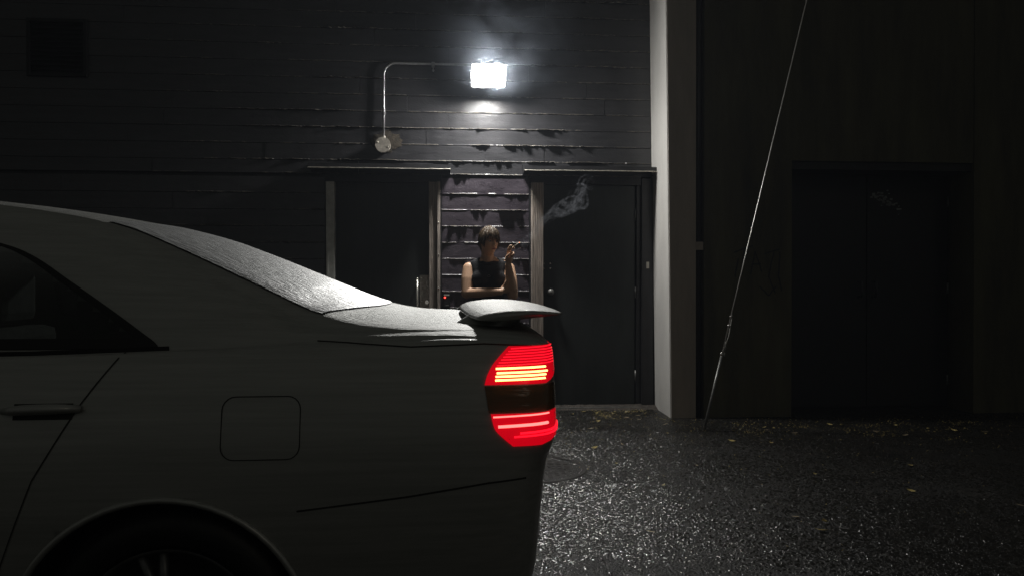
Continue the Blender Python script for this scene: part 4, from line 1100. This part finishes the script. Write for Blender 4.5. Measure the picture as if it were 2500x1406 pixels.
    # ring and small badge on the top
    bm = bmesh.new(); tube(bm, [pR + V((.034 + .009 * math.cos(a), -.034, .050 + .009 * math.sin(a))) for a in [2 * math.pi * k / 14 for k in range(15)]], .0016, 6, cap=False); mesh_obj('ring', bm, 'chrome', PER, True)
    bm = bmesh.new(); tube(bm, [V((PX + .0 + .011 * math.cos(a), 6.208, 1.205 + .009 * math.sin(a))) for a in [2 * math.pi * k / 16 for k in range(17)]], .0014, 6, cap=False); mesh_obj('chest_badge', bm, 'dull_steel', PER, True)
    # cigarette
    c0, c1 = pR + V((.020, -.026, .090)), pR + V((.083, -.050, .133))
    t = thing('cigarette', c0, 'thin white lit cigarette held between two raised fingers', 'cigarette')
    mesh_obj('filter', T([c0, c0.lerp(c1, .3)], .0040, 10), 'filter', t, True)
    mesh_obj('paper_tube', T([c0.lerp(c1, .3), c0.lerp(c1, .97)], .0040, 10), 'paper', t, True)
    mesh_obj('ember', T([c0.lerp(c1, .97), c1], .0038, 10), 'ember', t, True)
    return c1
tip = person()

# ------------------------------------------------------------------ fallen leaves and litter
def leaves():
    rl = random.Random(21)
    def leaf_bm(L_, Wd, curl):
        bm = bmesh.new(); n = 5; top = []; bot = []; mid = []
        for k in range(n + 1):
            t = k / n; w = Wd * math.sin(math.pi * min(1, t * .95 + .03)) ** .8; x = (t - .5) * L_
            mid.append(bm.verts.new((x, 0, curl * 4 * (t - .5) ** 2 * L_))); top.append(bm.verts.new((x, w, curl * 4 * (t - .5) ** 2 * L_ + w * .35))); bot.append(bm.verts.new((x, -w, curl * 4 * (t - .5) ** 2 * L_ + w * .25)))
        for a, b in ((mid, top), (bot, mid)):
            for k in range(n): bm.faces.new((a[k], a[k + 1], b[k + 1], b[k]))
        return bm
    spots = [(1450, 0), ]
    pos = []
    # single leaves that can be picked out, measured on the ground
    P = [(1.28, 6.43), (1.42, 6.39), (1.62, 6.30), (1.70, 6.36), (1.33, 6.27), (1.50, 6.22), (1.18, 6.50), (1.05, 6.36), (1.58, 6.12), (1.86, 6.08), (1.22, 6.05), (1.75, 5.92),
         (2.45, 5.95), (2.72, 5.75), (2.64, 5.48), (3.2, 5.65), (3.6, 5.72), (3.45, 5.35), (3.95, 5.5), (1.66, 5.55), (1.22, 5.2), (2.05, 5.25), (2.3, 5.15), (1.42, 5.0), (1.0, 5.1), (1.05, 4.62),
         (.92, 3.35), (1.72, 3.30), (1.80, 3.42), (1.70, 3.52), (2.55, 3.9), (2.2, 4.3), (1.55, 4.55), (2.9, 4.45), (1.2, 4.1), (2.95, 3.6), (2.5, 5.72), (2.56, 5.68), (2.48, 5.63), (3.1, 5.82), (3.18, 5.78), (3.3, 5.5), (3.8, 5.6), (4.1, 5.35), (4.15, 5.42), (1.46, 6.5), (1.55, 6.44), (1.1, 5.75), (2.2, 5.6), (2.85, 5.2)]
    protos = [leaf_bm(.045, .011, .12), leaf_bm(.034, .013, .3), leaf_bm(.055, .007, .06)]
    ms = []
    for k, b in enumerate(protos):
        me = bpy.data.meshes.new('leaf'); b.to_mesh(me); b.free(); me.materials.append(M['leaf' if k != 2 else 'leaf_b']); ms.append(me)
    for i, (x, y) in enumerate(P):
        k = i % 3; o = bpy.data.objects.new('fallen_leaf', ms[k]); COL.objects.link(o)
        o.location = (x, y, ground_h(x, y) + .007); o.rotation_euler = (rl.uniform(-.3, .3), rl.uniform(-.2, .2), rl.uniform(0, 6.28)); s = rl.uniform(.7, 1.25); o.scale = (s, s, s)
        kind_ = 'pale thin twig bit' if k == 2 else ('narrow yellow leaf' if k == 0 else 'short broad yellow leaf')
        where = 'near the foot of the doors' if (x < 1.9 and y > 5.9) else ('beyond the guy wire anchor' if (x > 1.9 and y > 5.1) else 'out on the open asphalt')
        tag(o, kind_ + ' lying wet on the ground ' + where, 'leaf', 'fallen ' + kind_.split()[-1] + 's ' + where + (' narrow' if k == 0 else ''))
    bm = bmesh.new()
    cl = [(rl.uniform(2.2, 4.6), rl.uniform(5.2, 6.0)) for _ in range(16)] + [(rl.uniform(1.1, 1.85), rl.uniform(6.2, 6.6)) for _ in range(8)]
    for k in range(1500):
        x = rl.uniform(.6, 5.2); y = 6.45 - abs(rl.gauss(0, 1.1)) if rl.random() < .8 else rl.uniform(3, 6.3)
        if k > 750: c_ = cl[k % len(cl)]; x = c_[0] + rl.gauss(0, .07); y = c_[1] + rl.gauss(0, .05)
        if x > 1.86 and y > 6.1: y = 6.1 - rl.random() * .5
        if y < 2.9: continue
        l, w = rl.uniform(.006, .020), rl.uniform(.0025, .006); a = rl.uniform(0, 3.14); z_ = ground_h(x, y) + .004
        dx, dy = math.cos(a), math.sin(a)
        bm.faces.new([bm.verts.new((x + dx * p * l / 2 - dy * q * w / 2, y + dy * p * l / 2 + dx * q * w / 2, z_ + (0.004 if p > 0 else 0) + (.002 if q > 0 else 0))) for p, q in ((-1, 0), (0, -1), (1, 0), (0, 1))])
    o = mesh_obj('leaf_litter', bm, 'leaf'); tag(o, 'tiny yellow leaf bits and grit strewn over the asphalt by the wall', 'leaf litter', None, 'stuff')
    # low ragged dirt along the foot of the wall
    bm = bmesh.new(); n = 160; a = []; b = []
    for k in range(n + 1):
        x = lerp(-1.3, 1.88, k / n); wdt = .05 + .05 * abs(nz(x * 5, 1)) + .10 * max(0, (x - 1.5)); a.append(bm.verts.new((x, WY - .01, .030 + .02 * abs(nz(x * 9, 4))))); b.append(bm.verts.new((x, WY - .04 - wdt, -.01)))
    for k in range(n): bm.faces.new((a[k], b[k], b[k + 1], a[k + 1]))
    o = mesh_obj('dirt_bank', bm, mat('wet_dirt', (.06, .05, .04), .6, var=.5, vscale=30, bump=[('noise', 60, (1, 1, 1), .02, .9)])); tag(o, 'low ragged line of wet dirt along the foot of the wall', 'dirt', None, 'stuff')
leaves()

# ------------------------------------------------------------------ smoke and mist
def volume_mat(name, dens, scale, lo, hi, col=(.86, .9, 1), distort=.6, stretch=(1, 1, 1), center=None, radii=None):
    m = bpy.data.materials.new(name); m.use_nodes = True; nt = m.node_tree; N = nt.nodes; L = nt.links
    for n in list(N): N.remove(n)
    out = N.new('ShaderNodeOutputMaterial'); v = N.new('ShaderNodeVolumePrincipled'); v.inputs['Color'].default_value = (*col, 1); v.inputs['Density'].default_value = dens
    v.inputs['Anisotropy'].default_value = .25
    if scale:
        tc = N.new('ShaderNodeTexCoord'); mp = N.new('ShaderNodeMapping'); mp.inputs['Scale'].default_value = stretch; L.new(tc.outputs['Object'], mp.inputs[0])
        n = N.new('ShaderNodeTexNoise'); n.inputs['Scale'].default_value = scale; n.inputs['Detail'].default_value = 4; n.inputs['Distortion'].default_value = distort; L.new(mp.outputs[0], n.inputs['Vector'])
        mr = N.new('ShaderNodeMapRange'); mr.inputs['From Min'].default_value = lo; mr.inputs['From Max'].default_value = hi; mr.inputs['To Min'].default_value = 0; mr.inputs['To Max'].default_value = dens
        L.new(n.outputs['Fac'], mr.inputs[0]); last = mr.outputs[0]
        if center:
            vs = N.new('ShaderNodeVectorMath'); vs.operation = 'SUBTRACT'; vs.inputs[1].default_value = center; L.new(tc.outputs['Object'], vs.inputs[0])
            vd = N.new('ShaderNodeVectorMath'); vd.operation = 'DIVIDE'; vd.inputs[1].default_value = radii; L.new(vs.outputs[0], vd.inputs[0])
            ln = N.new('ShaderNodeVectorMath'); ln.operation = 'LENGTH'; L.new(vd.outputs[0], ln.inputs[0])
            m2 = N.new('ShaderNodeMapRange'); m2.inputs['From Min'].default_value = 1; m2.inputs['From Max'].default_value = 0; m2.interpolation_type = 'SMOOTHSTEP'; L.new(ln.outputs['Value'], m2.inputs[0])
            mu = N.new('ShaderNodeMath'); mu.operation = 'MULTIPLY'; L.new(last, mu.inputs[0]); L.new(m2.outputs[0], mu.inputs[1]); last = mu.outputs[0]
        L.new(last, v.inputs['Density'])
    L.new(v.outputs[0], out.inputs['Volume']); return m
def smoke():
    # wisp rising from the cigarette
    pts = [tip, tip + Vector((.02, 0, .004)), (.60, 6.10, 1.475), (.66, 6.12, 1.54), (.74, 6.14, 1.64), (.85, 6.15, 1.73), (.99, 6.16, 1.81), (1.12, 6.17, 1.88), (1.17, 6.18, 1.98), (1.12, 6.20, 2.08)]
    rad = [.004, .030, .048, .044, .046, .056, .09, .12, .12, .08]
    P = [Vector(p) for p in pts]; Q = []; Rr = []
    for i in range(len(P) - 1):
        for k in range(5): Q.append(P[i].lerp(P[i + 1], k / 5)); Rr.append(lerp(rad[i], rad[i + 1], k / 5))
    Q.append(P[-1]); Rr.append(rad[-1])
    bm = bmesh.new(); rs = random.Random(8)
    for k in range(24):
        ph, k0, k1 = rs.uniform(0, 6.28), rs.choice((0, 0, 0, 8, 14, 20)), rs.randint(26, len(Q) - 1)
        pts = []; rr = []
        for i in range(k0, k1):
            t = (i - k0) / max(1, k1 - k0); sp = Rr[i] * .8; fq = .42 + .1 * (k % 3)
            pts.append(Q[i] + Vector((sp * math.cos(ph + i * fq) * (.4 + .6 * nz(i * .15, k)), sp * math.sin(ph + i * fq), sp * math.sin(ph * 2 + i * fq * .8))))
            rr.append(max(.0012, (.0034 + Rr[i] * .15) * math.sin(math.pi * (.06 + .9 * t)) * (.6 + .5 * rs.random())))
        tube(bm, pts, rr, 8)
    o = mesh_obj('cigarette_smoke', bm, volume_mat('cigarette_smoke', 2.1, 30, .36, .66, distort=1.0), smooth=True)
    tag(o, 'thin grey wisp of smoke curling up from the cigarette', 'smoke', None, 'stuff')
    bm = bmesh.new(); ellip(bm, Vector((.50, 6.41, 3.36)), (.80, .26, .66), u=24, v=16)  # smoke volume added round the lamp to make its halo
    o = mesh_obj('lamp_halo_smoke', bm, volume_mat('lamp_halo_smoke', 1.5, 2.6, .36, .72, col=(.74, .84, 1), distort=1.2, center=(.50, 6.41, 3.36), radii=(.80, .26, .66)))
    tag(o, 'pale smoke added to make the halo round the lit floodlight', 'smoke', None, 'stuff')
    bm = B(-12, 13, -3, 9, -1.2, 7)
    o = mesh_obj('haze', bm, volume_mat('thin_rain_mist', .0028, 0, 0, 0, col=(.78, .86, 1)))
    tag(o, 'thin rain mist filling the lot', 'haze', None, 'stuff')
smoke()
